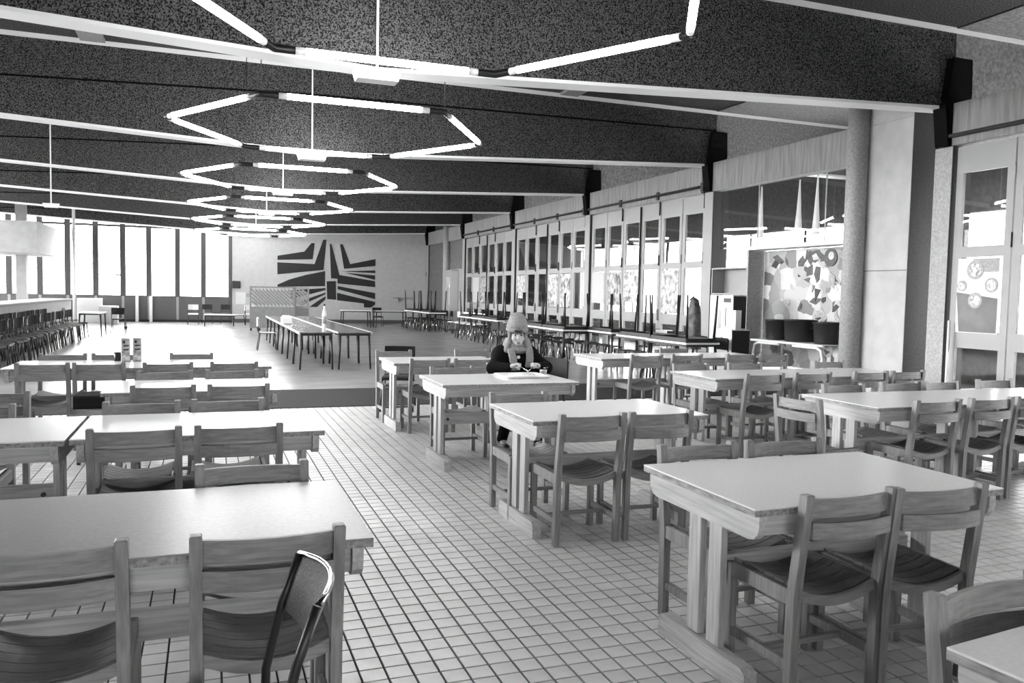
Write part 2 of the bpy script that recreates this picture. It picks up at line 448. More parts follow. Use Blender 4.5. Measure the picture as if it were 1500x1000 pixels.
fr.box(0, 6, -.14, -.06, 0, .05); fr.box(0, 6, -.14, -.06, .75, .8)
obj('window_frame', fr.mesh('window_frame', M['greypaint']), t)
obj('pane', B(.04, 5.96, -.1, -.094, .05, .75).mesh('pane', M['glass']), t)
wb = struct('wall_back', B(1.04, XO, YB, YB+.2, 0, CEIL), M['plaster'], 'white end wall with the black relief', 'wall')
struct('baseboard_back', B(1.04, 9.9, YB-.03, YB, 0, .16), M['darkpanel'], 'dark skirting along the white end wall', 'baseboard')
# glazed left half of the end wall
MUL = [-9.9, -8.7, -7.672, -6.55, -5.521, -4.462, -3.407, -2.383, -1.228, -0.16, 0.988]
struct('wall_back_low', B(XL, 1.04, YB, YB+.16, 0, 1.1), M['darkpanel'], 'dark panels under the end windows', 'wall')
struct('baseboard_back_low', B(XL, 1.04, YB-.04, YB, 0, .1), M['black'], 'black skirting under the end windows', 'baseboard')
struct('wall_back_high', B(XL, 1.04, YB, YB+.16, 5.0, CEIL), M['plaster'], 'white strip above the end windows', 'wall')
for i in range(len(MUL)-1):
    a, b = MUL[i], MUL[i+1]
    t = thing('window_%d' % (20+i), 'tall bright window of the end wall, %s from the left' % ORD[i], 'window', (0, YB, 0), kind='structure')
    fr = MB()
    fr.box(a-.11, a+.11, -.02, .14, 1.1, 5.0); fr.box(a+.085, b-.085, .02, .12, 1.1, 1.14)
    if i == len(MUL)-2: fr.box(b-.1, b+.06, -.02, .14, 0, 5.0)
    obj('mullion', fr.mesh('mullion', M['mullion']), t)
    if i in (5, 9): obj('transom', B(a+.085, b-.085, .03, .1, 1.98, 2.03).mesh('transom', M['mullion']), t)
    if 3 <= i <= 7: obj('head_rail', B(a+.085, b-.085, .03, .1, 4.06, 4.16).mesh('head_rail', M['mullion']), t)
    obj('panel_joint', B(a-.05, a+.05, -.02, 0, 0.1, 1.1).mesh('panel_joint', M['greypaint']), t)
    obj('pane', B(a+.085, b-.085, .06, .066, 1.14, 5.0).mesh('pane', M['glass']), t)
# white posts standing by the windows
for x, lab in ((-2.85, 'left of the two white posts by the end windows'), (-2.3, 'right of the two white posts by the end windows')):
    tag(obj('post', B(x-.06, x+.06, YB-.16, YB-.05, 0, 1.12, ch=.008).mesh('post', M['white'])), lab, 'post', 'white posts under the end windows')

# outer right wall beyond the doors, with a bright window band
struct('wall_right', B(XO, XO+.2, YF, YB, 0, .95).box(XO, XO+.2, YF, YB, 3.32, CEIL).box(XO, XO+.2, 30.0, YB, .95, 3.32), M['wallgrey'], 'dark outer wall of the side passage', 'wall')
for k in range(5):
    ya = YF+k*6.6
    t = thing('window_%d' % (40+k), 'window band of the outer passage wall, %s from the front' % ORD[k], 'window', (XO, ya, .95), kind='structure')
    fr = MB()
    for i in range(4): fr.box(.04, .12, i*2.2-.04, i*2.2+.04, 0, 2.37)
    obj('window_frame', fr.mesh('window_frame', M['greypaint']), t)
    obj('pane', B(.08, .086, 0.04, 6.56, 0, 2.37).mesh('pane', M['glass']), t)
struct('ground_outside', B(-60, 60, -50, 90, -.6, -.31), M['ground'], 'pale ground outside the windows', 'ground')

# round columns and the clad duct
for x, y, lab in ((9.72, 10.47, 'tall round grey column beside the pale clad duct'), (10.02-.15, 34.9, 'far round grey column near the end wall')):
    o = struct('column', MB().lathe([(.165, 0), (.165, CEIL)], 28, x, y), M['greypaint'], lab, 'column')
o = struct('duct_casing', B(9.82, 10.32, 9.48, 10.72, 0, CEIL, ch=.004), M['boxpanel'], 'pale square clad duct beside the round column', 'duct')
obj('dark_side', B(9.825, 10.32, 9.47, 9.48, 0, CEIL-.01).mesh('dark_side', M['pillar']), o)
obj('cladding_joint', B(9.816, 9.822, 9.49, 10.7, 2.02, 2.03).mesh('cladding_joint', M['black']), o)
obj('cladding_joint', B(9.816, 9.822, 9.49, 10.7, 4.3, 4.31).mesh('cladding_joint', M['greypaint']), o)
tag(obj('bolt_pole', MB().tube([(9.86, 8.72, 0.02), (9.86, 8.72, 1.3)], .02, 8).mesh('bolt_pole', M['white'])), 'thin white pole standing by the nearest grey pillar', 'pole')

# gallery block, counter and post at far left
struct('gallery', B(XL+.05, -5.75, 33.8, 38.6, 2.66, 3.8), M['gallery'], 'white gallery front at far left', 'gallery')
struct('gallery_column', B(-6.95, -6.6, 36.5, 36.85, 0, CEIL), M['gallery'], 'white column behind the gallery front', 'column')
ct = thing('counter', 'long low white counter behind the row of black chairs', 'counter', (0, 0, 0))
obj('counter_top', B(-6.0, -4.95, 17.0, 36.2, .95, 1.0, ch=.006).mesh('counter_top', M['gallery']), ct)
obj('counter_front', B(-5.9, -5.0, 17.1, 36.1, 0.0, .95).mesh('counter_front', M['gallery']), ct)
tag(obj('post', MB().tube([(-4.95, 36.6, 0), (-4.95, 36.6, CEIL)], .06, 10).mesh('post', M['white'])), 'slim white post at the far end of the counter', 'post')
# ------------------------------------------------------------------ ring lamps
RZ, RR = 3.846, 2.245
def make_ring(k):
    cy_ = 6.34 + BAY*k
    t = thing('ring_lamp', 'hexagonal ring lamp of bare fluorescent tubes, %s from the camera' % ORD[k], 'lamp', (1.72, cy_, RZ), group='hexagonal tube lamps under the ceiling')
    return t
elbow = []
t0 = None
Vx = [Vector((RR*math.cos(PI/3*i), RR*math.sin(PI/3*i), 0)) for i in range(6)]
tube_me = []; elb_me = []; cap_me = []
for i in range(6):
    a, b = Vx[i], Vx[(i+1) % 6]
    d = (b-a).normalized()
    ga = 0.09 if i == 0 or i == 3 else 0.2
    gb = 0.2 if i in (0, 3) else (0.09 if (i+1) % 6 in (0, 3) else 0.2)
    p, q = a+d*ga, b-d*gb
    tube_me.append(MB().tube([p+d*.1, q-d*.1], .036, 10).mesh('tube', M['tube']))
    cap_me.append((MB().tube([p, p+d*.1], .037, 10).mesh('tube_cap', M['white']), MB().tube([q-d*.1, q], .037, 10).mesh('tube_cap', M['white'])))
for i in range(6):
    a = Vx[i]; pr, nx = Vx[(i-1) % 6], Vx[(i+1) % 6]
    g_ = 0.09 if i in (0, 3) else 0.2
    elb_me.append(MB().tube([a+(pr-a).normalized()*g_, a, a+(nx-a).normalized()*g_], .04 if g_ > .1 else .03, 8).mesh('elbow', M['black']))
wire_me = MB().tube([(0, 0, .03), (0, 0, CEIL-RZ)], .007, 5).mesh('suspension_wire', M['black'])
for k in range(6):
    t = make_ring(k)
    for i in range(6):
        obj('tube', tube_me[i], t); obj('tube_cap', cap_me[i][0], t); obj('tube_cap', cap_me[i][1], t); obj('elbow', elb_me[i], t)
        if i not in (0, 3): obj('suspension_wire', wire_me, t, Vx[i])

# ------------------------------------------------------------------ wooden chair (origin on the floor, sitter faces +y)
def slat_curve(z0, z1, th, bow, w=.19, n=8, y=-.235):
    m = MB(); vs = []; fs = []
    for i in range(n+1):
        x = -w + 2*w*i/n
        yy = y - bow*(1-(x/w)**2)
        vs += [(x, yy-th/2, z0), (x, yy+th/2, z0), (x, yy+th/2, z1), (x, yy-th/2, z1)]
    for i in range(n):
        o = i*4
        for k in range(4):
            fs.append((o+k, o+4+k, o+4+(k+1) % 4, o+(k+1) % 4))
    fs.append((0, 1, 2, 3)); fs.append((n*4+3, n*4+2, n*4+1, n*4))
    return m.add(vs, [f[::-1] for f in fs])
def seat_lath(y0, y1, n=8, w=.187, th=.014, z=.455, dip=.042):
    m = MB(); vs = []; fs = []
    for i in range(n+1):
        x = -w + 2*w*i/n
        zz = z - dip*(1-(x/w)**2)
        vs += [(x, y0, zz-th), (x, y1, zz-th), (x, y1, zz), (x, y0, zz)]
    for i in range(n):
        o = i*4
        for k in range(4): fs.append((o+k, o+4+k, o+4+(k+1) % 4, o+(k+1) % 4))
    fs.append((0, 1, 2, 3)); fs.append((n*4+3, n*4+2, n*4+1, n*4))
    return m.add(vs, [f[::-1] for f in fs])
CH = []
def rpost(x):
    m = MB(); hw = .018
    prof = [(-.205, -.165, 0), (-.212, -.168, .42), (-.262, -.222, .826)]
    vs = []
    for y0, y1, z in prof: vs += [(x-hw, y0, z), (x+hw, y0, z), (x+hw, y1, z), (x-hw, y1, z)]
    vs += [(x-hw+.004, -.259, .83), (x+hw-.004, -.259, .83), (x+hw-.004, -.226, .83), (x-hw+.004, -.226, .83)]
    fs = [(3, 2, 1, 0)]
    for o in (0, 4, 8):
        fs += [(o+k, o+(k+1) % 4, o+4+(k+1) % 4, o+4+k) for k in range(4)]
    fs.append((12, 13, 14, 15))
    return m.add(vs, fs)
for x in (-.207, .207):
    CH.append(('leg', rpost(x).mesh('rear_leg', M['wood'])))
    CH.append(('leg', B(x-.018, x+.018, .17, .21, 0, .44, ch=.003).mesh('front_leg', M['wood'])))
    CH.append(('side_rail', B(x-.013, x+.013, -.17, .172, .385, .448, ch=.003).mesh('side_rail', M['wood'])))
    CH.append(('stretcher', B(x-.01, x+.01, -.17, .172, .135, .17).mesh('stretcher', M['wood'])))
CH.append(('stretcher', B(-.2, .2, -.02, 0, .142, .166).mesh('cross_stretcher', M['wood_h'])))
CH.append(('front_rail', B(-.19, .19, .178, .2, .375, .415).mesh('front_rail', M['wood_h'])))
CH.append(('back_slat', slat_curve(.74, .81, .016, .03, y=-.232).mesh('back_slat', M['wood_h'])))
CH.append(('back_slat', slat_curve(.66, .724, .018, .03, y=-.25).mesh('back_slat', M['wood_h'])))
CH.append(('rear_rail', seat_lath(-.196, -.176, th=.04, z=.45).mesh('rear_rail', M['wood_h'])))
for i in range(6):
    a = -.172 + i*.063
    CH.append(('seat_slat', seat_lath(a, a+.057).mesh('seat_slat', M['wood_seat'])))

def chair(x, y, rz, label, group=None):
    t = thing('wooden_chair', label, 'chair', (x, y, 0), rz, group)
    for nme, me in CH: obj(nme, me, t)
    return t

# ------------------------------------------------------------------ refectory table (origin on the floor at its centre, long side along x)
TZ = .77
def make_table_parts(L=1.27, D=.83):
    P = []
    P.append(('tabletop', B(-L/2, L/2, -D/2, D/2, TZ-.007, TZ, ch=.002).mesh('tabletop', M['laminate'])))
    P.append(('edge_band', B(-L/2+.001, L/2-.001, -D/2+.001, D/2-.001, TZ-.03, TZ-.007).mesh('edge_band', M['edge'])))
    h = D/2-.012
    z1, z0, r = TZ-.03, TZ-.135, .06
    prof = [(-h, z1)]
    prof += [(-h, z0+r)] + [(-h+r-r*math.cos(a), z0+r-r*math.sin(a)) for a in (PI/6, PI/3, PI/2)]
    prof += [(h-r+r*math.cos(a), z0+r-r*math.sin(a)) for a in (PI/2, PI/3, PI/6)] + [(h, z0+r), (h, z1)]
    for sgn in (-1, 1):
        xa = sgn*(L/2-.03)
        P.append(('end_rail', MB().prism(prof, 'x', min(xa, xa-sgn*.035), max(xa, xa-sgn*.035)).mesh('end_rail', M['table_wood'])))
        for c in (-.075, .075):
            xb = sgn*(L/2-.066)
            P.append(('post', B(min(xb, xb-sgn*.032), max(xb, xb-sgn*.032), c-.045, c+.045, .11, TZ-.03, ch=.003).mesh('post', M['table_wood_v'])))
        xf = sgn*(L/2-.05)
        foot = [(-.32, 0), (.32, 0), (.32, .085), (.29, .105), (-.29, .105), (-.32, .085)]
        P.append(('foot', MB().prism(foot, 'x', min(xf, xf-sgn*.06), max(xf, xf-sgn*.06)).mesh('foot', M['table_wood'])))
        P.append(('apron', B(-L/2+.066, L/2-.066, sgn*(D/2-.05)-.012, sgn*(D/2-.05)+.012, TZ-.115, TZ-.03).mesh('apron', M['table_wood_x'])))
        bx = sgn*(L/2-.16)
        P.append(('bolt', MB().tube([(bx, -.02, .41), (bx, -.03, .41)], .013, 10).mesh('bolt', M['bolt'])))
    P.append(('stretcher', B(-L/2+.098, L/2-.098, -.02, .02, .36, .465, ch=.004).mesh('stretcher', M['table_wood_x'])))
    return P
TP = make_table_parts(); TP4 = make_table_parts(1.19, .9)
def table(x0, y0, y1, label, rz=0.0, parts=TP, L=1.27):
    """x0 left edge, y0/y1 near and far edges"""
    t = thing('refectory_table', label, 'table', (x0+L/2, (y0+y1)/2, 0), rz, 'wooden refectory tables with pale tops')
    for nme, me in parts: obj(nme, me, t)
    return t
TP1 = [(n_, m_) for n_, m_ in TP if n_ != 'tabletop'] + [('tabletop', B(-.635, .635, -.415, .415, TZ-.007, TZ, ch=.002).mesh('tabletop', M['laminate_dimmed']))]
T = {}
T['A'] = ('front table right of the aisle', table(1.905, 2.49, 3.32, 'pale topped refectory table nearest to us on the right of the aisle'))
T['B'] = ('second table right of the aisle', table(1.88, 4.64, 5.47, 'pale topped refectory table second from us on the right of the aisle'))
T['C'] = ('table of the woman', table(1.87, 6.67, 7.50, 'pale topped refectory table at which the woman in the hat eats'))
T['D'] = ('table behind the woman', table(1.90, 8.72, 9.62, 'pale topped refectory table behind the woman, bordering the dark floor strip'))
tE = table(0, 0, 0, 'pale topped table cut off by the bottom right corner of the frame', math.radians(6.8))
tE.location = (1.576+.635*math.cos(.1187)+.415*math.sin(.1187), 1.357+.635*math.sin(.1187)-.415*math.cos(.1187), 0)
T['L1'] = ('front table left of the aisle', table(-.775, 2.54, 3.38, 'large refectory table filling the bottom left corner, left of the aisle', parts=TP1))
T['L2'] = ('second table left of the aisle', table(-.655, 4.59, 5.46, 'refectory table second from us on the left of the aisle'))
T['L3'] = ('third table left of the aisle', table(-.73, 6.55, 7.43, 'refectory table third from us on the left of the aisle'))
T['L4'] = ('fourth left table', table(-.58, 8.55, 9.5, 'farthest refectory table left of the aisle, the right one of two joined', parts=TP4, L=1.19))
T['L5'] = ('table with the cartons', table(-1.77, 8.55, 9.5, 'farthest left refectory table, with two drink cartons on it', parts=TP4, L=1.19))
T['L0'] = ('table at the left border', table(-1.945, 4.59, 5.44, 'refectory table cut by the left border, beside the second left table'))
T['F'] = ('nearest far right table', table(4.62, 4.665, 5.49, 'long pale table at the right border, its left half'))
T['F2'] = ('table cut by the right border', table(5.89, 4.665, 5.49, 'long pale table at the right border, its right half'))
T['G'] = ('middle far right table', table(4.60, 6.66, 7.55, 'pale table before the round column, left one of the joined pair'))
T['G2'] = ('dim table before the round column', table(5.87, 6.66, 7.55, 'dim table before the round column, right one of the joined pair'))
T['H'] = ('farthest right table', table(4.58, 9.05, 9.98, 'rear pale table right of the woman, left one of the joined pair'))
T['H2'] = ('farthest right table by the white box', table(5.85, 9.05, 9.98, 'rear pale table standing before the white box and the pots'))

# chairs: (post-top left px-derived x, right x, y of the post tops, side)
def near(xa, xb, y, label, rz=0.0):           # back towards us, facing +y
    c = (xa+xb)/2
    chair(c, y+.242, rz, label, 'wooden chairs at the refectory tables')
def far(xa, xb, y, label, rz=0.0):            # faces us
    c = (xa+xb)/2
    chair(c, y-.242, PI+rz, label, 'wooden chairs at the refectory tables')
near(2.055, 2.525, 2.43, 'wooden chair at the near side of the front right table, left one, back to us', .02)
near(2.535, 2.945, 2.41, 'wooden chair at the near side of the front right table, right one, back to us', -.06)
far(2.085, 2.515, 3.47, 'wooden chair beyond the front right table, left one, mostly hidden', .03)
far(2.575, 3.015, 3.46, 'wooden chair beyond the front right table, right one, mostly hidden', -.04)
near(2.0, 2.44, 4.50, 'wooden chair at the near side of the second right table, left one, back to us')
near(2.475, 2.935, 4.50, 'wooden chair at the near side of the second right table, right one, back to us', -.02)
far(1.93, 2.38, 5.62, 'lone wooden chair between the second right table and the table of the woman')
far(2.03, 2.47, 7.70, 'wooden chair beside the seated woman, on her right hand side')
near(2.055, 2.50, 8.65, 'wooden chair behind the table of the woman, left one with its back to us')
near(2.545, 2.99, 8.63, 'wooden chair just behind the shoulder of the woman, back to us')
far(1.935, 2.378, 9.95, 'wooden chair at the far left end of the table behind the woman')
far(2.95, 3.40, 10.0, 'wooden chair beyond the table behind the woman, right one')
# left of the aisle
near(-.65, -.224, 2.54, 'large wooden chair cut by the left border at the bottom, back to us')
near(-.041, .39, 2.52, 'large wooden chair behind the black tube chair, back to us')
far(-.045, .40, 3.54, 'wooden chair at the far side of the large bottom left table')
near(-.565, -.14, 4.56, 'wooden chair before the second left table, left one, back to us', .02)
near(-.055, .374, 4.56, 'wooden chair before the second left table, right one, back to us')
far(-.60, -.17, 5.60, 'wooden chair between the second and third left tables, left one, facing us')
far(-.09, .346, 5.63, 'wooden chair between the second and third left tables, right one, facing us')
near(-.51, -.095, 6.50, 'wooden chair before the third left table, left one, back to us')
near(.01, .437, 6.50, 'wooden chair before the third left table, right one, back to us')
far(-.55, -.133, 7.62, 'wooden chair at the far side of the third left table, left one, facing us')
far(-.01, .42, 7.66, 'wooden chair at the far side of the third left table, right one, facing us')
near(-1.62, -1.22, 8.52, 'wooden chair before the farthest left tables, leftmost of four')
near(-1.15, -.75, 8.50, 'wooden chair before the farthest left tables, second of four')
near(-.566, -.137, 8.47, 'wooden chair before the farthest left tables, third of four')
near(.034, .466, 8.47, 'wooden chair before the farthest left tables, rightmost of four')
far(-1.63, -1.205, 9.66, 'wooden chair beyond the farthest left tables, leftmost of three')
far(-1.127, -.72, 9.66, 'wooden chair beyond the farthest left tables, next to the drink cartons')
far(-.377, .052, 9.68, 'wooden chair beyond the farthest left tables, rightmost of three')
far(-1.62, -1.10, 6.30, 'wooden chair at the left border, standing free behind the cut left table', -.06)
far(-1.55, -1.06, 5.62, 'wooden chair at the far side of the table cut by the left border, right one')
# far right group
near(4.84, 5.38, 4.58, 'wooden chair before the long right border table, left one, back to us')
near(5.44, 5.92, 4.60, 'wooden chair before the long right border table, second one, back to us')
near(5.96, 6.42, 4.62, 'wooden chair before the long right border table, cut by the right border')
far(4.99, 5.42, 5.66, 'wooden chair beyond the long right border table, leftmost of four')
far(5.67, 6.11, 5.70, 'wooden chair beyond the long right border table, second of four')
far(6.19, 6.56, 5.68, 'wooden chair beyond the long right border table, third of four', .1)
far(6.89, 7.31, 5.74, 'wooden chair beyond the long right border table, rightmost of four')
chair(4.36, 4.97, -PI/2+.12, 'wooden chair at the left end of the right border table, seen from its back', 'wooden chairs at the refectory tables')
near(4.86, 5.317, 6.58, 'wooden chair before the dim middle right tables, leftmost of four')
near(5.42, 5.95, 6.60, 'wooden chair before the dim middle right tables, second of four')
near(6.22, 6.66, 6.62, 'wooden chair before the dim middle right tables, third of four')
near(6.72, 7.17, 6.62, 'wooden chair before the dim middle right tables, rightmost of four')
far(4.77, 5.19, 7.72, 'wooden chair beyond the middle right tables, leftmost of three')
far(5.45, 5.98, 7.76, 'wooden chair beyond the middle right tables, second of three')
far(6.76, 7.21, 7.85, 'wooden chair beyond the middle right tables, rightmost of three')
near(4.90, 5.38, 8.96, 'wooden chair before the rear right tables, leftmost of four')
near(5.49, 5.97, 8.97, 'wooden chair before the rear right tables, second of four')
near(6.31, 6.80, 8.98, 'wooden chair before the rear right tables, third of four')
near(6.81, 7.25, 8.92, 'wooden chair before the rear right tables, rightmost of four')
far(6.05, 6.45, 10.15, 'wooden chair beyond the rear right tables, near the draped coat')
chair(1.93, 1.285, PI+.1187, 'wooden chair in the bottom right corner, curved back facing us')

# ------------------------------------------------------------------ black tube stacking chair (origin on floor, sitter faces +y)
def stack_parts(shell, back, frame):
    P = []
    s = MB(); n = 6
    vs = []; fs = []
    prof = [(-.2, .452), (-.1, .44), (.05, .442), (.15, .448), (.2, .436), (.215, .415)]
    for y, z in prof:
        vs += [(-.195, y, z-.01), (.195, y, z-.01), (.195, y, z+.004), (-.195, y, z+.004)]
    for i in range(len(prof)-1):
        o = i*4
        for k in range(4): fs.append((o+k, o+(k+1) % 4, o+4+(k+1) % 4, o+4+k))
    fs.append((3, 2, 1, 0)); o = (len(prof)-1)*4; fs.append((o, o+1, o+2, o+3))
    s.add(vs, fs)
    P.append(('seat', s.mesh('seat', shell)))
    P.append(('backrest', slat_curve(.6, .82, .012, .035, w=.2, y=-.215).mesh('backrest', back)))
    for sx in (-1, 1):
        P.append(('leg', MB().tube([(sx*.185, .18, .435), (sx*.21, .23, 0)], .012, 6).mesh('leg', frame)))
        P.append(('leg', MB().tube([(sx*.185, -.17, .435), (sx*.21, -.24, 0)], .012, 6).mesh('leg', frame)))
        P.append(('back_tube', MB().tube([(sx*.185, .1, .43), (sx*.19, -.19, .43), (sx*.192, -.225, .5), (sx*.195, -.228, .8)], .011, 6).mesh('back_tube', frame)))
    return P
SP = stack_parts(M['seatblack'], M['seatblack'], M['black'])
SPW = stack_parts(M['offwhite'], M['offwhite'], M['black'])
SPD = stack_parts(M['darkwood'], M['darkwood'], M['black'])
def stack_chair(x, y, rz, label, group=None, parts=SP, z=0.0, flip=False, name='stacking_chair'):
    t = thing(name, label, 'chair', (x, y, z), rz, group)
    if flip: t.rotation_euler = (PI, 0, rz)
    for nme, me in parts: obj(nme, me, t)
    return t
# plain school table with tapered legs (origin on floor, centre)
def plain_parts(L, D, z, top, rim, legm):
    P = [('tabletop', B(-L/2, L/2, -D/2, D/2, z-.022, z, ch=.004).mesh('tabletop', top)),
         ('frame', MB().box(-L/2+.03, L/2-.03, -D/2+.02, -D/2+.05, z-.07, z-.022).box(-L/2+.03, L/2-.03, D/2-.05, D/2-.02, z-.07, z-.022)
          .box(-L/2+.03, -L/2+.06, -D/2+.05, D/2-.05, z-.07, z-.022).box(L/2-.06, L/2-.03, -D/2+.05, D/2-.05, z-.07, z-.022).mesh('frame', legm)),
         ('rim', MB().box(-L/2-.006, L/2+.006, -D/2-.006, -D/2, z-.03, z+.003).box(-L/2-.006, L/2+.006, D/2, D/2+.006, z-.03, z+.003)
          .box(-L/2-.006, -L/2, -D/2, D/2, z-.03, z+.003).box(L/2, L/2+.006, -D/2, D/2, z-.03, z+.003).mesh('rim', rim))]
    for sx in (-1, 1):
        for sy in (-1, 1):
            P.append(('leg', MB().tube([(sx*(L/2-.05), sy*(D/2-.05), z-.03), (sx*(L/2-.02), sy*(D/2-.02), 0)], [.026, .016], 8).mesh('leg', legm)))
    return P
PM = plain_parts(.66, 1.33, .73, M['darktop'], M['white'], M['black'])
PU = plain_parts(.66, 1.34, .84, M['seatblack'], M['black'], M['black'])
SPC = stack_parts(M['seatblack'], M['darkwood'], M['chrome'])
PW = plain_parts(.68, 1.4, .75, M['white'], M['white'], M['black'])
PB = plain_parts(.66, 1.2, .72, M['white'], M['white'], M['black'])
PM = [(n_, m_) for n_, m_ in PM if n_ != 'rim'] + [('rim', MB().box(-.336, -.33, -.665, .665, .7, .733).mesh('rim', M['white'])), ('rim', MB().box(.33, .336, -.665, .665, .7, .733).mesh('rim', M['white']))]
def plain(x, y, label, parts, rz=0.0, group=None):
    t = thing('school_table', label, 'table', (x, y, 0), rz, group)
    for nme, me in parts: obj(nme, me, t)
    return t
for r, (x, rl) in enumerate(((1.98, 'left'), (2.72, 'right'))):
    for i in range(7):
        plain(x, 16.78+i*1.36, 'dark topped school table in the middle of the hall, %s row, %s from the camera' % (rl, ORD[i]), PM, group='joined school tables in the middle')
# black chairs along the counter at left
NORD = ORD + ['seventeenth', 'eighteenth', 'nineteenth', 'twentieth', 'twenty-first', 'twenty-second', 'twenty-third', 'twenty-fourth', 'twenty-fifth', 'twenty-sixth']
for i in range(26):
    stack_chair(-3.58+.03*math.sin(i*2.1), 15.2+i*.47+.012*math.sin(i*3.3), -PI/2+.1*math.sin(i*1.7),
                'black stacking chair in the front row along the left counter, %s from the near end' % NORD[i], 'black chairs along the left counter', SP if i % 4 else SPD)
for i in range(26):
    stack_chair(-4.3+.03*math.sin(i*1.1), 15.4+i*.48, -PI/2+.08*math.sin(i*2.7),
                'black stacking chair in the rear row against the left counter, %s from the near end' % NORD[i], 'black chairs along the left counter', SP if i % 3 else SPD)
plain(-3.3, 28.0, 'small white school table at the end of the row of black chairs', PB)
stack_chair(-4.0, 28.9, -PI/2+.3, 'black chair standing behind the small white table at left', None, SPD)
tag(obj('box', B(-5.0, -4.1, 37.6, 38.1, 0, 1.0, ch=.01).mesh('box', M['offwhite'])), 'tall pale box under the left end windows', 'box')
tag(obj('box', B(-4.1, -3.4, 36.6, 37.1, 0, .72, ch=.01).mesh('box', M['offwhite'])), 'lower pale box before the end window panels', 'box')
stack_chair(-2.75, 29.95, 0.0, 'lone black chair with white seat before the end windows, back to us', None, SP)
# back left seats
stack_chair(-.55, 36.6, PI, 'pale draped chair under the end windows, leftmost of the group', None, SPW)
stack_chair(.0, 37.5, PI, 'dark chair under the end windows behind the low white table, left one', None, SPD)
stack_chair(.75, 37.5, PI, 'dark chair under the end windows behind the low white table, right one', None, SPD)
LT = plain_parts(1.15, .6, .47, M['white'], M['white'], M['black'])
plain(.45, 35.2, 'low white table in front of the dark chairs by the end windows', LT)
stack_chair(1.25, 36.0, PI/2, 'white chair beside the folding screen, facing the low table', None, SPW)
stack_chair(1.75, 37.2, PI, 'white chair behind the folding screen by the white wall', None, SPW)
# tables at the foot of the white wall
plain(5.85, 34.6, 'white school table in front of the end wall relief', PB, PI/2)
plain(7.2, 34.1, 'dark school table beside the white one before the end wall', PM, PI/2)
stack_chair(6.95, 35.4, PI, 'black chair behind the dark table before the end wall', None, SP)

# ------------------------------------------------------------------ right hand tables with upturned chairs
WT = [(8.35, 34.2), (8.35, 32.8), (8.35, 31.4), (8.4, 26.3), (8.4, 24.9), (8.36, 23.5), (8.0, 20.6), (8.0, 19.2), (7.95, 17.8), (8.55, 18.0), (8.57, 16.6), (8.3, 14.45), (8.2, 13.05)]
WT = [(x, y) for x, y in WT if (x, y) not in ((8.55, 18.0),)]
nt_ = len(WT)
for i, (x, y) in enumerate(sorted(WT, key=lambda t: t[1])):
    plain(x, y, 'white school table stacked with upturned chairs along the glazed doors, %s from the camera' % ORD[i], PW, 0.0, 'white tables along the glazed doors')
    up = thing('school_table', 'school table turned upside down on the %s white table along the doors, legs up' % ORD[i], 'table', (x+.02, y+.03, .752+.84), .04*math.sin(i*3), 'upturned tables along the glazed doors')
    up.rotation_euler = (PI, 0, .05*math.sin(i*3))
    for nme, me in PU: obj(nme, me, up)
    for j, (dx, dy, r) in enumerate(((-.22, -.4, -PI/2), (-.2, .02, -PI/2), (-.23, .42, -PI/2), (.45, -.3, PI/2), (.43, .33, PI/2))):
        if j < 3:
            st = thing('stool', 'black stool under the %s white table along the doors, %s on the hall side' % (ORD[i], ('near one', 'middle one', 'far one')[j]), 'stool', (x+dx, y+dy, 0), r+.12*math.sin(i*5+j), 'stools under the tables along the doors')
            for nme, me in (SPC if (i+j) % 3 == 0 else SP):
                if nme in ('seat', 'leg'): obj(nme, me, st)
        elif not 14 < y < 17:
            stack_chair(x+dx, y+dy, r+.12*math.sin(i*5+j), 'black chair tucked under the %s white table along the doors, %s' % (ORD[i], ('near door side', 'far door side')[j-3]), 'chairs tucked under the tables along the doors', SP)
for i in range(5):
    stack_chair(9.0-.02*i, 27.3+i*.74, PI/2+.2, 'chair with a white back in the row by the glazed doors, %s from the camera' % ORD[i], 'white backed chairs by the doors', SPW)
for i in range(3):
    stack_chair(9.35-.05*i, 16.3-.62*i, PI/2+.5+.1*i, 'pale backed chair between the stacked tables, %s from the far end' % ORD[i], 'pale chairs between the stacked tables', SPW if i % 2 else SPD)
for i, (x, y) in enumerate(((7.25, 18.6), (7.2, 19.4), (7.25, 20.2), (9.4, 22.2))):
    stack_chair(x, y, (PI/2 if x > 8 else -PI/2)+.2*math.sin(i), 'black chair standing beside the stacked tables, %s from the camera' % ORD[i], 'black chairs beside the stacked tables', SP)
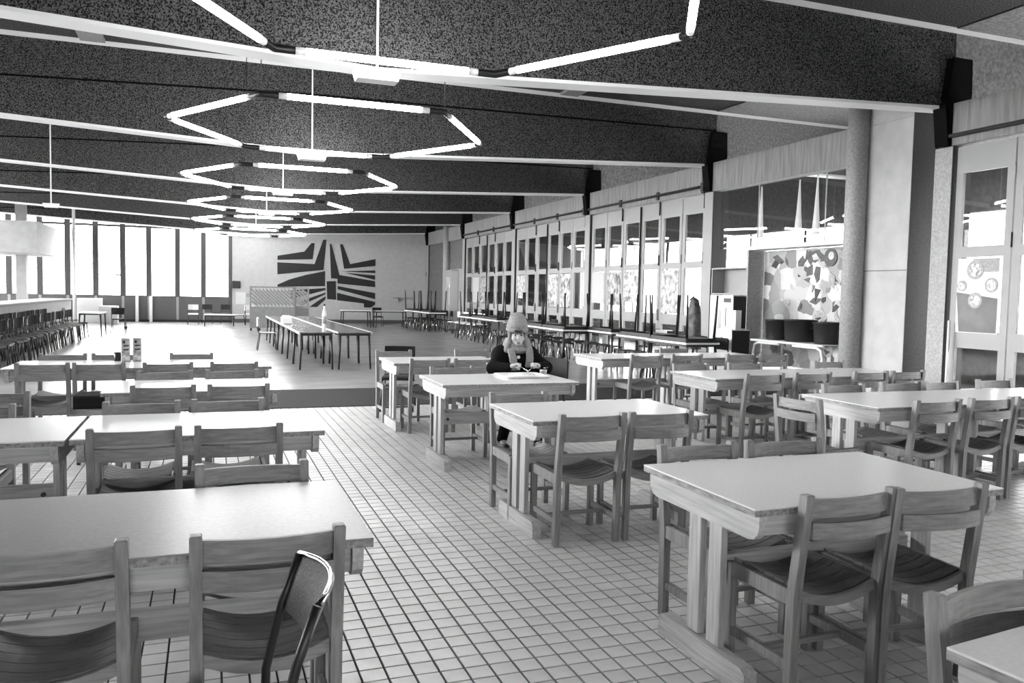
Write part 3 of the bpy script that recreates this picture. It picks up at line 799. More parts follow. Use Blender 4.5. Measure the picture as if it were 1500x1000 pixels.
# ------------------------------------------------------------------ black relief on the end wall
REL = [[(3.01, 3.06), (4.2, 3.29), (4.53, 3.7), (4.67, 3.69), (4.58, 2.95), (3.01, 2.87)],
 [(3.0, 2.76), (4.67, 2.73), (5.06, 3.87), (5.2, 3.88), (5.08, 2.47), (3.01, 2.21)],
 [(3.01, 1.74), (3.54, 1.99), (4.28, 2.22), (5.15, 2.42), (5.15, 1.72), (3.02, 1.64)],
 [(3.6, 1.5), (5.18, 1.63), (5.18, 1.54), (4.44, 1.33), (3.6, 1.1)],
 [(4.1, 1.02), (5.18, 1.42), (5.18, 1.34), (4.45, 0.99), (4.1, .8)],
 [(4.45, 0.74), (4.88, 1.06), (5.18, 1.24), (5.18, 1.12), (4.79, 0.74)],
 [(5.23, 1.95), (5.65, 1.97), (5.67, 1.09), (5.26, 1.12)],
 [(5.36, 3.69), (5.43, 3.69), (5.81, 2.26), (7.5, 2.01), (7.51, 1.72), (5.73, 1.86), (5.73, 2.08), (5.43, 2.09)],
 [(5.83, 3.69), (5.96, 3.7), (6.31, 2.78), (7.51, 3.06), (7.51, 2.73), (6.03, 2.55)],
 [(5.86, 2.43), (7.5, 2.52), (7.51, 2.39)], [(6.05, 2.37), (7.5, 2.28), (7.5, 2.07)],
 [(5.74, 1.74), (7.51, 1.44), (7.51, 1.15), (5.74, 1.59)],
 [(5.72, 1.42), (7.51, 1.02), (7.52, 0.9), (7.32, 0.75), (6.99, 0.75), (6.97, 0.94), (5.72, 1.07)]]
rel = thing('wall_relief', 'large abstract relief of black angular shapes on the white end wall', 'artwork', (5.2, YB, 0))
for p in REL:
    ar = sum(p[i][0]*p[(i+1) % len(p)][1]-p[(i+1) % len(p)][0]*p[i][1] for i in range(len(p)))
    q = [(x-5.2, z) for x, z in (p if ar > 0 else p[::-1])]
    obj('black_shape', MB().prism(q, 'y', -.025, 0).mesh('black_shape', M['mural']), rel)
tag(obj('wall_speaker', B(1.05, 1.4, YB-.14, YB, 1.54, 1.86, ch=.01).mesh('wall_speaker', M['black'])), 'square black box high on the white wall beside the windows', 'speaker')
tag(obj('notice_board', B(1.2, 1.62, YB-.02, YB, .82, 1.36).mesh('notice_board', M['offwhite'])), 'pale notice sheet on the wall left of the folding screen', 'notice')
tag(obj('wall_clock', MB().tube([(1.74, YB-.06, 1.24), (1.74, YB, 1.24)], .1, 16).mesh('wall_clock', M['greypaint'])), 'small round grey fitting on the wall by the folding screen', 'fitting')
tag(obj('wall_shelf', B(8.35, 9.3, YB-.2, YB, 1.22, 1.26).box(8.6, 8.63, YB-.16, YB, 1.05, 1.22).mesh('wall_shelf', M['greypaint'])), 'thin shelf on the white wall at its right end', 'shelf')

# ------------------------------------------------------------------ folding screen
sc = thing('folding_screen', 'pale wooden folding screen with slanting slats in the back of the hall', 'screen', (1.46, 31.6, 0))
def screen_panel(x0, y0, x1, y1, slats, darkm):
    L_ = math.hypot(x1-x0, y1-y0); a = math.atan2(y1-y0, x1-x0)
    p = obj('screen_panel', MB().box(0, .06, -.02, .02, .09, 1.63).box(L_-.06, L_, -.02, .02, .09, 1.63).box(.06, L_-.06, -.02, .02, 1.57, 1.63)
            .box(.06, L_-.06, -.02, .02, .80, .88).box(.06, L_-.06, -.012, .012, .09, .8).mesh('screen_panel', darkm), sc, (x0-1.46, y0-31.6, 0), (0, 0, a))
    if slats:
        n = int((L_-.1)/.13)
        for i in range(-3, n):
            xs = .06 + i*.13; h = .69
            xa, xb = xs, xs+.62
            za, zb = 1.57, .88
            if xa < .06: za = 1.57-(.06-xa)*h/.62; xa = .06
            if xb > L_-.06: zb = .88+(xb-(L_-.06))*h/.62; xb = L_-.06
            if xb-xa < .05: continue
            m = MB().prism([(xa, za-.105), (xb, zb-.0), (xb, min(1.57, zb+.105)), (xa, za)], 'y', -.016+.008, .008)
            obj('slat', m.mesh('slat', darkm), p)
    return p
screen_panel(0+1.46, 31.6, 3.08, 31.62, True, M['screenwood'])
screen_panel(3.1, 31.64, 3.22, 33.9, False, M['screenwood'])
screen_panel(3.25, 33.95, 3.86, 33.97, True, M['greypaint'])
for x, y in ((1.5, 31.6), (1.8, 31.6), (2.9, 31.6), (3.16, 33.8), (3.8, 33.96)):
    obj('foot', B(x-1.46-.03, x-1.46+.03, y-31.6-.15, y-31.6+.15, 0, .09).mesh('foot', M['black']), sc)

# ------------------------------------------------------------------ things on the tables
def bottle(x, y, z, h, r, label, m, name='bottle'):
    t = thing(name, label, 'bottle', (x, y, z))
    obj('body', MB().lathe([(r*.9, 0), (r, .01), (r, h*.62), (r*.4, h*.8), (r*.36, h*.92)], 16).mesh('body', m), t)
    obj('cap', MB().lathe([(r*.42, h*.92), (r*.42, h)], 12).mesh('cap', M['black']), t)
    obj('sleeve', MB().lathe([(r*1.02, h*.2), (r*1.02, h*.5)], 16).mesh('sleeve', M['greypaint']), t)
    return t
bottle(2.31, 17.55, .733, .52, .045, 'tall white bottle with dark cap on the joined tables', M['white'])
bottle(-.80, 9.42, TZ, .36, .04, 'clear pale bottle behind the drink cartons', M['glass'])
bt = thing('napkin_box', 'white rounded box on the left row of joined tables', 'box', (1.74, 19.85, .733))
obj('box_body', B(-.12, .12, -.12, .12, 0, .17, ch=.02).mesh('box_body', M['white']), bt)
obj('box_lid', B(-.09, .09, -.09, .09, .17, .2, ch=.012).mesh('box_lid', M['white']), bt)
def carton(x, y, label, rz):
    t = thing('drink_carton', label, 'carton', (x, y, TZ), rz, 'drink cartons')
    obj('carton_body', B(-.04, .04, -.035, .035, 0, .185, ch=.002).mesh('carton_body', M['carton']), t)
    obj('gable_top', MB().prism([(-.035, .185), (.035, .185), (.004, .222), (.004, .24), (-.004, .24), (-.004, .222)], 'x', -.04, .04).mesh('gable_top', M['greypaint']), t)
    for z in (.165, .125):
        obj('printed_band', B(-.025, .025, -.037, -.035, z-.008, z+.008).mesh('printed_band', M['black']), t)
    obj('printed_picture', B(-.034, .034, -.037, -.035, .015, .09).mesh('printed_picture', print_mat('fruit_print', (40, 40, 40), .1, .6, 'voronoi', 3.0)), t)
    obj('screw_cap', MB().tube([(-.015, -.02, .195), (-.015, -.034, .21)], .013, 10).mesh('screw_cap', M['black']), t)
carton(-.79, 9.27, 'drink carton on the farthest left table, left of the two, before the clear bottle', .15)
carton(-.685, 9.33, 'drink carton on the farthest left table, right of the two', .1)
tag(obj('mug', MB().lathe([(.035, 0), (.04, .09), (.036, .09), (.03, .01), (0, .01)], 14, -.87, 9.36).mesh('mug', M['black']), None, (0, 0, TZ)), 'dark cup behind the left drink carton', 'cup')

# tray, plate, cup and cutlery before the woman
tr = thing('tray', 'pale serving tray in front of the woman', 'tray', (2.785, 7.19, TZ))
vs = []; fs = []
for (hx, hy, z) in ((.195, .19, .0), (.2, .195, .003), (.222, .215, .02), (.226, .219, .02), (.204, .199, -.0), ):
    pass
tm = MB()
def rrect(hx, hy, r, z, n=4):
    return [(sx*(hx-r)+r*math.cos(a0+i*PI/2/n), sy*(hy-r)+r*math.sin(a0+i*PI/2/n), z) for sx, sy, a0 in ((1, 1, 0), (-1, 1, PI/2), (-1, -1, PI), (1, -1, 1.5*PI)) for i in range(n+1)]
rings = [rrect(.2, .19, .04, 0), rrect(.222, .212, .045, .018), rrect(.217, .207, .045, .021), rrect(.196, .186, .04, .004)]
nn = len(rings[0]); vs = [p for r_ in rings for p in r_]
fs = [tuple(range(nn))[::-1]] + [(i*nn+k, i*nn+(k+1) % nn, (i+1)*nn+(k+1) % nn, (i+1)*nn+k) for i in range(3) for k in range(nn)] + [tuple(3*nn+k for k in range(nn))]
obj('tray_shell', tm.add(vs, fs).mesh('tray_shell', M['offwhite']), tr)
pl = thing('plate', 'white plate of food on the tray', 'plate', (2.76, 7.12, TZ+.005))
obj('plate_dish', MB().lathe([(0, 0), (.07, 0), (.075, .004), (.125, .022), (.125, .026), (.075, .009), (0, .007)], 28).mesh('plate_dish', M['china']), pl)
obj('food', MB().lathe([(.065, .008), (.06, .026), (.035, .036), (0, .038)], 16).mesh('food', M['offwhite']), pl)
cu = thing('glass_cup', 'small clear drinking glass at the right edge of the tray', 'glass', (3.055, 7.31, TZ))
obj('glass_wall', MB().lathe([(0, 0), (.034, 0), (.042, .075), (.039, .075), (.031, .006), (0, .006)], 18).mesh('glass_wall', M['glass']), cu)
obj('drink', MB().lathe([(0, .007), (.03, .007), (.036, .05), (0, .05)], 16).mesh('drink', M['offwhite']), cu)
kn_ = thing('knife', 'table knife held in her left hand, pointing down at the plate', 'knife', (2.99, 7.42, .84))
obj('handle', MB().tube([(.03, .0, .02), (-.01, -.03, .0)], .006, 8).mesh('handle', M['chrome']), kn_)
obj('blade', MB().tube([(-.01, -.03, .0), (-.10, -.11, -.036)], [.005, .003], 6).mesh('blade', M['chrome']), kn_)
fo_ = thing('fork', 'fork held in her right hand over the plate', 'fork', (2.85, 7.42, .84))
obj('handle', MB().tube([(-.03, .0, .02), (.01, -.03, .0)], .006, 8).mesh('handle', M['chrome']), fo_)
obj('tines', MB().tube([(.01, -.03, .0), (.05, -.10, -.03)], [.004, .008], 6).mesh('tines', M['chrome']), fo_)

# ------------------------------------------------------------------ foreground black tube chair (only its back is in view)
fc = thing('tube_chair', 'black tube framed chair with grey back panel, at the bottom edge, seen edge on', 'chair', (-.02, 2.11, 0))
def bk(y):
    return [(.22, y, .0), (.185, y, .25), (.17, y, .42), (.172, y, .50), (.215, y, .68), (.262, y, .815)]
for y, yo in ((.2, 0), (-.2, 0)):
    obj('back_tube', MB().tube(bk(y), .0125, 10).mesh('back_tube', M['black']), fc)
    obj('front_leg', MB().tube([(.17, y, .43), (-.19, y, .44), (-.215, y, .41), (-.23, y*1.05, 0)], .0115, 8).mesh('front_leg', M['black']), fc)
arc = [(.262+.055*(1-((i-4)/4)**2), .2-.05*i, .815+.012*(1-((i-4)/4)**2)) for i in range(9)]
obj('top_rail', MB().tube(arc, .0085, 10).mesh('top_rail', M['chrome']), fc)
pm = MB(); vs = []; fs = []
for i in range(9):
    b_ = (1-((i-4)/4)**2); y = .2-.05*i
    vs += [(.262+.055*b_, y, .815+.01*b_), (.212+.04*b_, y, .665)]
for i in range(8): fs.append((2*i, 2*i+1, 2*i+3, 2*i+2))
me = pm.add(vs, fs, True).mesh('back_panel', M['mesh'])
bp = obj('back_panel', me, fc); md = bp.modifiers.new('thick', 'SOLIDIFY'); md.thickness = .004
obj('seat', B(-.2, .19, -.19, .19, .435, .46, ch=.008).mesh('seat', M['seatblack']), fc)
# dark chair at the left end of the third left table, and one behind the woman
stl = thing('stool', 'black padded stool with curved ply shell left of the third left table', 'stool', (-.88, 7.98, 0))
obj('pad', B(-.21, .21, -.18, .18, .485, .6, ch=.015).mesh('pad', M['seatblack']), stl)
obj('shell', slat_curve(-.2, .2, .02, .03, w=.225, y=.0).mesh('shell', M['wood']), stl, (0, 0, .44), (PI/2, 0, 0))
for sx in (-1, 1):
    for sy in (-1, 1): obj('leg', B(sx*.16-.014, sx*.16+.014, sy*.14-.014, sy*.14+.014, 0, .43).mesh('leg', M['black']), stl)
stack_chair(3.55, 8.55, PI/2+.4, 'black stacking chair just right of the woman, behind her table', None, SP)
stack_chair(2.35, 10.55, PI-.3, 'black stacking chair beyond the table behind the woman, on the dark strip', None, SP)
stack_chair(1.42, 21.6, -PI/2, 'white backed chair at the left side of the joined tables', None, SPW)

# ------------------------------------------------------------------ serving bay on the right
struct('trim_51', B(9.88, 10.3, 10.62, 13.46, 2.49, 2.56, ch=.006), M['white'], 'white ledge over the mural niche', 'ledge')
struct('trim_52', B(9.88, 10.28, 13.41, 13.47, 0, 2.49), M['greypaint'], 'grey side cheek of the mural niche', 'panel')
sg = thing('window_60', 'large glass pane above the mural niche', 'window', (10.04, 10.62, 2.56), kind='structure')
obj('pane', B(0, .006, 0, 4.0, 0, 1.21).mesh('pane', M['glass']), sg)
for y in (.9, 2.75): obj('glazing_bar', B(-.006, .012, y-.008, y+.008, 0, 1.21).mesh('glazing_bar', M['greypaint']), sg)
mp_ = thing('mural_board', 'tall collage mural board in the niche behind the pots', 'artwork', (10.27, 10.62, .3))
obj('board', B(-.02, .0, 0.01, 2.77, 0, 2.18).mesh('board', print_mat('collage', (2.1, 5.2, 5.2), .12, .62, 'voronoi', 1.3)), mp_)
rnd = random.Random(11)
gm = [mat('collage_grey_%d' % i, v, .6, noise=(18, .7, 1.25, 4)) for i, v in enumerate((.02, .07, .16, .32, .5))]
for i in range(80):
    cy_, cz_ = rnd.uniform(.2, 2.6), rnd.uniform(.2, 2.05); r_ = rnd.uniform(.05, .19); a0 = rnd.uniform(0, 6.28); k = rnd.choice((3, 4, 4, 5))
    st = rnd.uniform(.3, .8)
    p = []
    for j in range(k):
        a = 2*PI*j/k + rnd.uniform(-.35, .35)
        dx, dz = r_*math.cos(a), r_*st*math.sin(a)
        p.append((min(2.75, max(.03, cy_+dx*math.cos(a0)-dz*math.sin(a0))), min(2.15, max(.05, cz_+dx*math.sin(a0)+dz*math.cos(a0)))))
    obj('paper_piece', MB().prism(p, 'x', -.022-.0012*(i % 9), -.02).mesh('paper_piece', gm[rnd.choice((0, 1, 1, 2, 3, 4, 4))]), mp_)
def disc(cx, cz, r, n=22): return [(cx+r*math.cos(2*PI*i/n), cz+r*math.sin(2*PI*i/n)) for i in range(n)]
obj('paper_disc', MB().prism(disc(.95, 2.0, .16), 'x', -.036, -.02).mesh('paper_disc', gm[1]), mp_)
obj('paper_disc', MB().prism(disc(.93, 2.03, .07), 'x', -.038, -.036).mesh('paper_disc', gm[4]), mp_)
# shelf cabinet
sh = thing('cabinet', 'white tall cabinet with an open top shelf beside the mural niche', 'cabinet', (9.9, 13.48, 0))
obj('carcass', MB().box(0, .35, 0, .03, 0, 2.14).box(0, .35, 1.16, 1.19, 0, 2.14).box(.3, .35, .03, 1.16, 0, 2.14).box(-.01, .35, 0, 1.19, 2.14, 2.17)
    .box(0, .3, .03, 1.16, 1.62, 1.65).mesh('carcass', M['doorpaint']), sh)
obj('door', B(-.02, 0, .01, .59, .05, 1.61, ch=.003).mesh('door', M['white']), sh)
obj('door', B(-.02, 0, .6, 1.18, .05, 1.61, ch=.003).mesh('door', M['white']), sh)
# machine boxes in front of it
lb = thing('serving_trolley', 'large white box standing before the shelf cabinet, lower one', 'box', (9.3, 12.78, 0))
obj('casing', B(-.2, .2, 0, .57, .06, .97, ch=.01).mesh('casing', M['white']), lb)
obj('end_panel', B(-.19, .19, -.012, 0, .08, .95).mesh('end_panel', M['pillar']), lb)
obj('knob', MB().tube([(-.21, .3, .8), (-.2, .3, .8)], .02, 10).mesh('knob', M['black']), lb)
for sx in (-.16, .16):
    for sy in (.05, .52): obj('caster', MB().tube([(sx-.015, sy, .03), (sx+.015, sy, .03)], .03, 10).mesh('caster', M['black']), lb)
ub = thing('drinks_machine', 'white machine with a small dark sign standing on the large white box', 'machine', (9.27, 12.8, .97))
obj('casing', B(-.15, .15, 0, .36, 0, .64, ch=.008).mesh('casing', M['white']), ub)
obj('end_panel', B(-.14, .14, -.01, 0, .02, .62).mesh('end_panel', M['pillar']), ub)
obj('sign', B(-.156, -.15, .06, .28, .50, .58).mesh('sign', M['black']), ub)
obj('slot', B(-.154, -.15, .2, .225, .05, .4).mesh('slot', M['black']), ub)
obj('side_box', B(-.15, -.02, -.1, -.011, 0, .36, ch=.006).mesh('side_box', M['white']), ub)
# table with bent legs and pots
pt = thing('pot_table', 'low table with bent white tube legs carrying the dark pots', 'table', (9.76, 11.62, .1))
obj('tabletop', B(-.36, .3, -.95, .95, .70, .72, ch=.004).mesh('tabletop', M['offwhite']), pt)
obj('edge_rail', MB().tube([(-.38, -.95, .70), (-.38, .95, .70)], .02, 8).mesh('edge_rail', M['white']), pt)
for y in (-.9, .9):
    obj('tube_leg', MB().tube([(-.36, y*.2, .66), (-.36, y*.85, .66), (-.36, y*.96, .62), (-.36, y, .5), (-.36, y, -.1)], .022, 8).mesh('tube_leg', M['white']), pt)
    obj('tube_leg', MB().tube([(.28, y, .7), (.28, y, -.1)], .022, 8).mesh('tube_leg', M['white']), pt)
obj('shelf_rail', MB().tube([(-.36, -.9, .28), (-.36, .9, .28)], .014, 8).mesh('shelf_rail', M['white']), pt)
for y, r, h, lab in ((12.27, .23, .36, 'left dark pot on the low table before the mural'), (11.67, .28, .38, 'big dark pot in the middle of the low table'), (10.98, .24, .36, 'right dark pot with handle on the low table')):
    t = thing('cooking_pot', lab, 'pot', (9.73, y, .82), group='dark pots before the mural')
    obj('pot_body', MB().lathe([(0, 0), (r*.86, 0), (r*.9, .02), (r, h-.02), (r*1.04, h-.015), (r*1.04, h), (r*.97, h), (r*.86, .03), (0, .03)], 24).mesh('pot_body', M['pot']), t)
    for s in (-1, 1):
        obj('handle', MB().tube([(0, s*r*.97, h-.06), (.0, s*(r+.035), h-.05), (0, s*(r+.035), h-.14), (0, s*r*.93, h-.15)], .011, 6).mesh('handle', M['pot']), t)
# hanging gathered curtains
for i, (y, zb) in enumerate(((13.45, 2.75), (12.35, 2.8), (11.88, 2.72))):
    t = thing('hanging_cloth', 'thin white cloth hanging from the lintel behind the glass, %s from the left' % ORD[i], 'curtain', (10.16, y, 3.74), group='white cloths hanging behind the glass')
    n = 14; prof = ((.012, 0), (.02, -.15), (.045, -.6), (.075, zb-3.74))
    vs = []; fs = []
    for r_, z in prof:
        for k in range(n):
            rr = r_*(1+.25*(k % 2)); vs.append((rr*.6*math.cos(2*PI*k/n), rr*math.sin(2*PI*k/n), z))
    for a in range(3):
        for k in range(n): fs.append((a*n+k, (a+1)*n+k, (a+1)*n+(k+1) % n, a*n+(k+1) % n))
    fs.append(tuple(range(n)))
    obj('cloth', MB().add(vs, fs, True).mesh('cloth', M['white']), t)
    obj('hook', MB().tube([(0, 0, .0), (0, 0, .03)], .006, 6).mesh('hook', M['black']), t)
# far cabinet by the round column
fcab = thing('cabinet', 'pale cabinet with a pinned poster beside the far round column', 'cabinet', (9.62, 33.35, 0))
obj('carcass', B(0, .33, 0, 1.2, 0, 2.5, ch=.01).mesh('carcass', M['doorpaint']), fcab)
obj('end_panel', B(0.01, .32, -.01, 0, .02, 2.48).mesh('end_panel', M['offwhite']), fcab)
obj('poster', B(-.006, 0, .1, .7, .6, 2.2).mesh('poster', print_mat('cabinet_poster', (3, 3, 2.2), .02, .9, 'voronoi', 5.1)), fcab)
M['posterwhite'] = mat('poster_white', .42, .6)
# pictures on the glazed leaves
def leaf_poster(k, i, label, m, z0=1.18, z1=2.17):
    a, b = doorY[(k, i)]
    return tag(obj('poster', B(XD-.006, XD, a+.1, b-.1, z0, z1).mesh('poster', m)), label, 'poster', None)
fl = [print_mat('flower_print_%d' % i, (s, s, s), lo, hi, 'noise', 2.3*i) for i, (s, lo, hi) in enumerate(((5.2, .05, .5), (6.0, .15, .55), (4.6, .02, .4), (5.5, .1, .6)))]
leaf_poster(2, 1, 'pale poster of branches and blossom on the second leaf of the second door bay', fl[1])
leaf_poster(2, 3, 'white poster with a dark wavy line on the fourth leaf of the second door bay', fl[3], 1.4)
leaf_poster(2, 4, 'dark flower poster on the fifth leaf of the second door bay', fl[2], 1.3)
leaf_poster(2, 5, 'white poster on the last leaf of the second door bay', M['posterwhite'], 1.35)
leaf_poster(3, 1, 'grey flower poster on the second leaf of the third door bay', fl[0])
leaf_poster(3, 2, 'pale pear shaped flower poster on the third leaf of the third door bay', fl[3])
leaf_poster(3, 5, 'pale round flower poster on the last leaf of the third door bay', fl[1], 1.4)
leaf_poster(4, 3, 'patterned poster on the fourth leaf of the fourth door bay', fl[0])
leaf_poster(4, 4, 'white poster with a drawing on the fifth leaf of the fourth door bay', M['posterwhite'])
np_ = thing('poster', 'poster of plates over a dark pan on the nearest door leaf', 'poster', (9.93, 8.02, 1.14))
obj('sheet', B(0, .006, .0, .66, 0, 1.03).mesh('sheet', M['offwhite']), np_)
obj('printed_pan', MB().prism([(.02, .01), (.6, .01), (.66, .56), (.02, .48)], 'x', -.004, 0).mesh('printed_pan', mat('pan_print', .05, .4, noise=(3, .5, 1.8, 2))), np_)
obj('printed_corner', MB().prism([(.02, .84), (.42, .84), (.42, 1.02), (.02, 1.02)], 'x', -.003, 0).mesh('printed_corner', M['greypaint']), np_)
for (cy_, cz_, r_) in ((.38, .87, .13), (.58, .65, .075), (.12, .66, .1), (.36, .45, .11)):
    obj('printed_plate', MB().prism(disc(cy_, cz_, r_), 'x', -.006, 0).mesh('printed_plate', M['greypaint']), np_)
    obj('printed_food', MB().prism(disc(cy_, cz_, r_*.72), 'x', -.008, -.006).mesh('printed_food', print_mat('food_print', (14, 14, 14), .1, .8, 'noise', cy_*9)), np_)
np2 = leaf_poster(0, 3, 'striped poster at the right border on the next door leaf', print_mat('stripe_print', (3, 3, 14), .1, .7, 'noise', 7.7))
# coat draped on an upturned chair, screen post things
dr = thing('draped_coat', 'dark coat hanging draped beside the upturned table legs and the white cabinet', 'coat', (9.3, 14.35, 0))
dm = MB(); vs = []; fs = []; n = 14
for (r1, r2, z) in ((.02, .02, 1.55), (.1, .07, 1.5), (.16, .1, 1.3), (.17, .12, 1.0), (.15, .13, .7), (.16, .14, .5)):
    for k in range(n):
        w_ = 1+.12*math.sin(3*k); vs.append((r2*w_*math.cos(2*PI*k/n), r1*w_*math.sin(2*PI*k/n), z))
for a in range(5):
    for k in range(n): fs.append((a*n+k, (a+1)*n+k, (a+1)*n+(k+1) % n, a*n+(k+1) % n))
obj('cloth', dm.add(vs, fs, True).mesh('cloth', mat('dark_cloth', .07, .9, noise=(6, .3, 2.5, 3))), dr)
obj('collar', MB().tube([(-.05, -.08, 1.5), (-.03, 0, 1.56), (-.05, .08, 1.5)], .022, 8).mesh('collar', M['black']), dr)
obj('stand', MB().tube([(0, 0, 0), (0, 0, 1.5)], .02, 8).lathe([(.16, 0), (.16, .02), (.02, .03)], 16).mesh('stand', M['black']), dr)
# ------------------------------------------------------------------ the woman: smooth solids polygonised with surface nets
class Field:
    def __init__(s, lo, hi, h):
        s.lo = np.array(lo, float); s.h = h
        n = np.ceil((np.array(hi)-s.lo)/h).astype(int)+1
        s.ax = [s.lo[i]+h*np.arange(n[i]) for i in range(3)]
        s.D = np.full(n, 1.0)
    def sub(s, lo, hi, pad):
        sl = []
        for i in range(3):
            a = max(0, int((lo[i]-pad-s.lo[i])/s.h)); b = min(s.D.shape[i], int((hi[i]+pad-s.lo[i])/s.h)+2)
            sl.append(slice(a, max(a+1, b)))
        X = s.ax[0][sl[0]][:, None, None]; Y = s.ax[1][sl[1]][None, :, None]; Z = s.ax[2][sl[2]][None, None, :]
        return tuple(sl), X, Y, Z
    def mix(s, sl, d, k, cut=False):
        D = s.D[sl]
        if cut:
            s.D[sl] = np.maximum(D, -d); return
        if k <= 0: s.D[sl] = np.minimum(D, d); return
        h = np.clip(k-np.abs(D-d), 0, None)/k
        s.D[sl] = np.minimum(D, d)-h*h*k*.25
    def cone(s, a, b, ra, rb, k=.02):
        a = np.array(a, float); b = np.array(b, float); r = max(ra, rb)
        sl, X, Y, Z = s.sub(np.minimum(a, b)-r, np.maximum(a, b)+r, k+.03)
        ab = b-a; L = ab@ab
        t = np.clip(((X-a[0])*ab[0]+(Y-a[1])*ab[1]+(Z-a[2])*ab[2])/L, 0, 1)
        d = np.sqrt((X-a[0]-t*ab[0])**2+(Y-a[1]-t*ab[1])**2+(Z-a[2]-t*ab[2])**2)-(ra+(rb-ra)*t)
        s.mix(sl, d, k); return s
    def ell(s, c, r, k=.02, rz=0.0, cut=False):
        c = np.array(c, float); r = np.array(r, float); R = r.max()
        sl, X, Y, Z = s.sub(c-R, c+R, k+.03)
        x, y, z = X-c[0], Y-c[1], Z-c[2]
        if rz: x, y = x*math.cos(rz)+y*math.sin(rz), -x*math.sin(rz)+y*math.cos(rz)
        q = np.sqrt((x/r[0])**2+(y/r[1])**2+(z/r[2])**2)
        d = (q-1)*r.min()*np.ones(np.broadcast(x, y, z).shape)
        s.mix(sl, d, k, cut); return s
    def mesh(s, name, m, loc=(0, 0, 0)):
        D = s.D; S = D < 0
        nx, ny, nz = D.shape
        acc = np.zeros((nx-1, ny-1, nz-1, 3)); cnt = np.zeros((nx-1, ny-1, nz-1))
        for ax in range(3):
            for u in (0, 1):
                for v in (0, 1):
                    o = [0, 0, 0]; oth = [i for i in range(3) if i != ax]; o[oth[0]] = u; o[oth[1]] = v
                    e = list(o); e[ax] = 1
                    A = D[o[0]:nx-1+o[0], o[1]:ny-1+o[1], o[2]:nz-1+o[2]]; Bv = D[e[0]:nx-1+e[0], e[1]:ny-1+e[1], e[2]:nz-1+e[2]]
                    cr = (A < 0) != (Bv < 0)
                    t = np.where(cr, A/(A-Bv+1e-12*(~cr)), 0)
                    cnt += cr
                    for i in range(3):
                        acc[..., i] += cr*(o[i] + (t if i == ax else 0))
        idx = -np.ones((nx-1, ny-1, nz-1), int); on = cnt > 0
        idx[on] = np.arange(on.sum())
        ijk = np.argwhere(on)
        V = s.lo + s.h*(ijk + acc[on]/cnt[on][:, None])
        F = []
        for ax in range(3):
            A = [slice(None)]*3; Bs = [slice(None)]*3
            A[ax] = slice(0, -1); Bs[ax] = slice(1, None)
            s0, s1 = S[tuple(A)], S[tuple(Bs)]
            e = np.argwhere(s0 != s1); fl_ = s0[s0 != s1]
            u, v = [i for i in range(3) if i != ax]
            ok = (e[:, u] > 0) & (e[:, v] > 0) & (e[:, u] < D.shape[u]-1) & (e[:, v] < D.shape[v]-1)
            e = e[ok]; fl_ = fl_[ok]
            q = []
            for du, dv in ((1, 1), (0, 1), (0, 0), (1, 0)):
                c = e.copy(); c[:, u] -= du; c[:, v] -= dv
                q.append(idx[c[:, 0], c[:, 1], c[:, 2]])
            q = np.stack(q, 1)
            fw = fl_ if ax != 1 else ~fl_
            q[~fw] = q[~fw][:, ::-1]
            F.append(q)
        F = np.concatenate(F)
        F = F[(F >= 0).all(1)]
        me = bpy.data.meshes.new(name)
        me.from_pydata(V.tolist(), [], F.tolist())
        me.polygons.foreach_set('use_smooth', [True]*len(me.polygons))
        me.materials.append(m); me.update()
        return me

PX, PY = 2.94, 7.75
HT = -.22                                    # head turned towards the camera
def hp(x, y, z):                             # a point of the head, turned about its axis
    return (x*math.cos(HT)-y*math.sin(HT), x*math.sin(HT)+y*math.cos(HT)-.01, z)
woman = thing('person', 'woman in knit hat, scarf and black coat seated eating at a table', 'person', (PX, PY, 0))
f = Field((-.42, -.55, -.01), (.42, .27, 1.33), .0062)
f.ell(hp(0, .01, 1.16), (.076, .095, .108), .01, HT)
f.ell(hp(0, -.03, 1.09), (.058, .062, .075), .03, HT)
f.ell(hp(0, -.055, 1.045), (.03, .03, .024), .03, HT)
for s_ in (-1, 1):
    f.ell(hp(s_*.036, -.058, 1.1), (.026, .024, .03), .02, HT)
    f.ell(hp(s_*.075, .01, 1.13), (.012, .022, .03), .008, HT)
    f.ell(hp(s_*.031, -.096, 1.138), (.019, .014, .012), 0, HT, cut=True)
f.cone(hp(0, -.088, 1.142), hp(0, -.108, 1.102), .009, .013, .012)
f.ell(hp(0, -.088, 1.066), (.023, .012, .006), .006, HT)
f.ell(hp(0, -.086, 1.056), (.019, .012, .006), .006, HT)
f.cone((0, .01, 1.08), (0, .04, .95), .052, .058, .03)
f.ell((0, .05, .84), (.155, .1, .15), .05); f.ell((0, .07, .66), (.13, .1, .14), .06); f.ell((0, .08, .54), (.165, .12, .1), .05)
ARM = {-1: ((-.15, .045, .93), (-.285, -.10, .805), (-.165, -.285, .842)), 1: ((.15, .045, .93), (.29, -.09, .805), (.125, -.285, .842))}
for s_, (sh_, el_, wr_) in ARM.items():
    f.cone((s_*.06, .05, .95), sh_, .05, .052, .04).cone(sh_, el_, .05, .038, .03).cone(el_, wr_, .037, .024, .02)
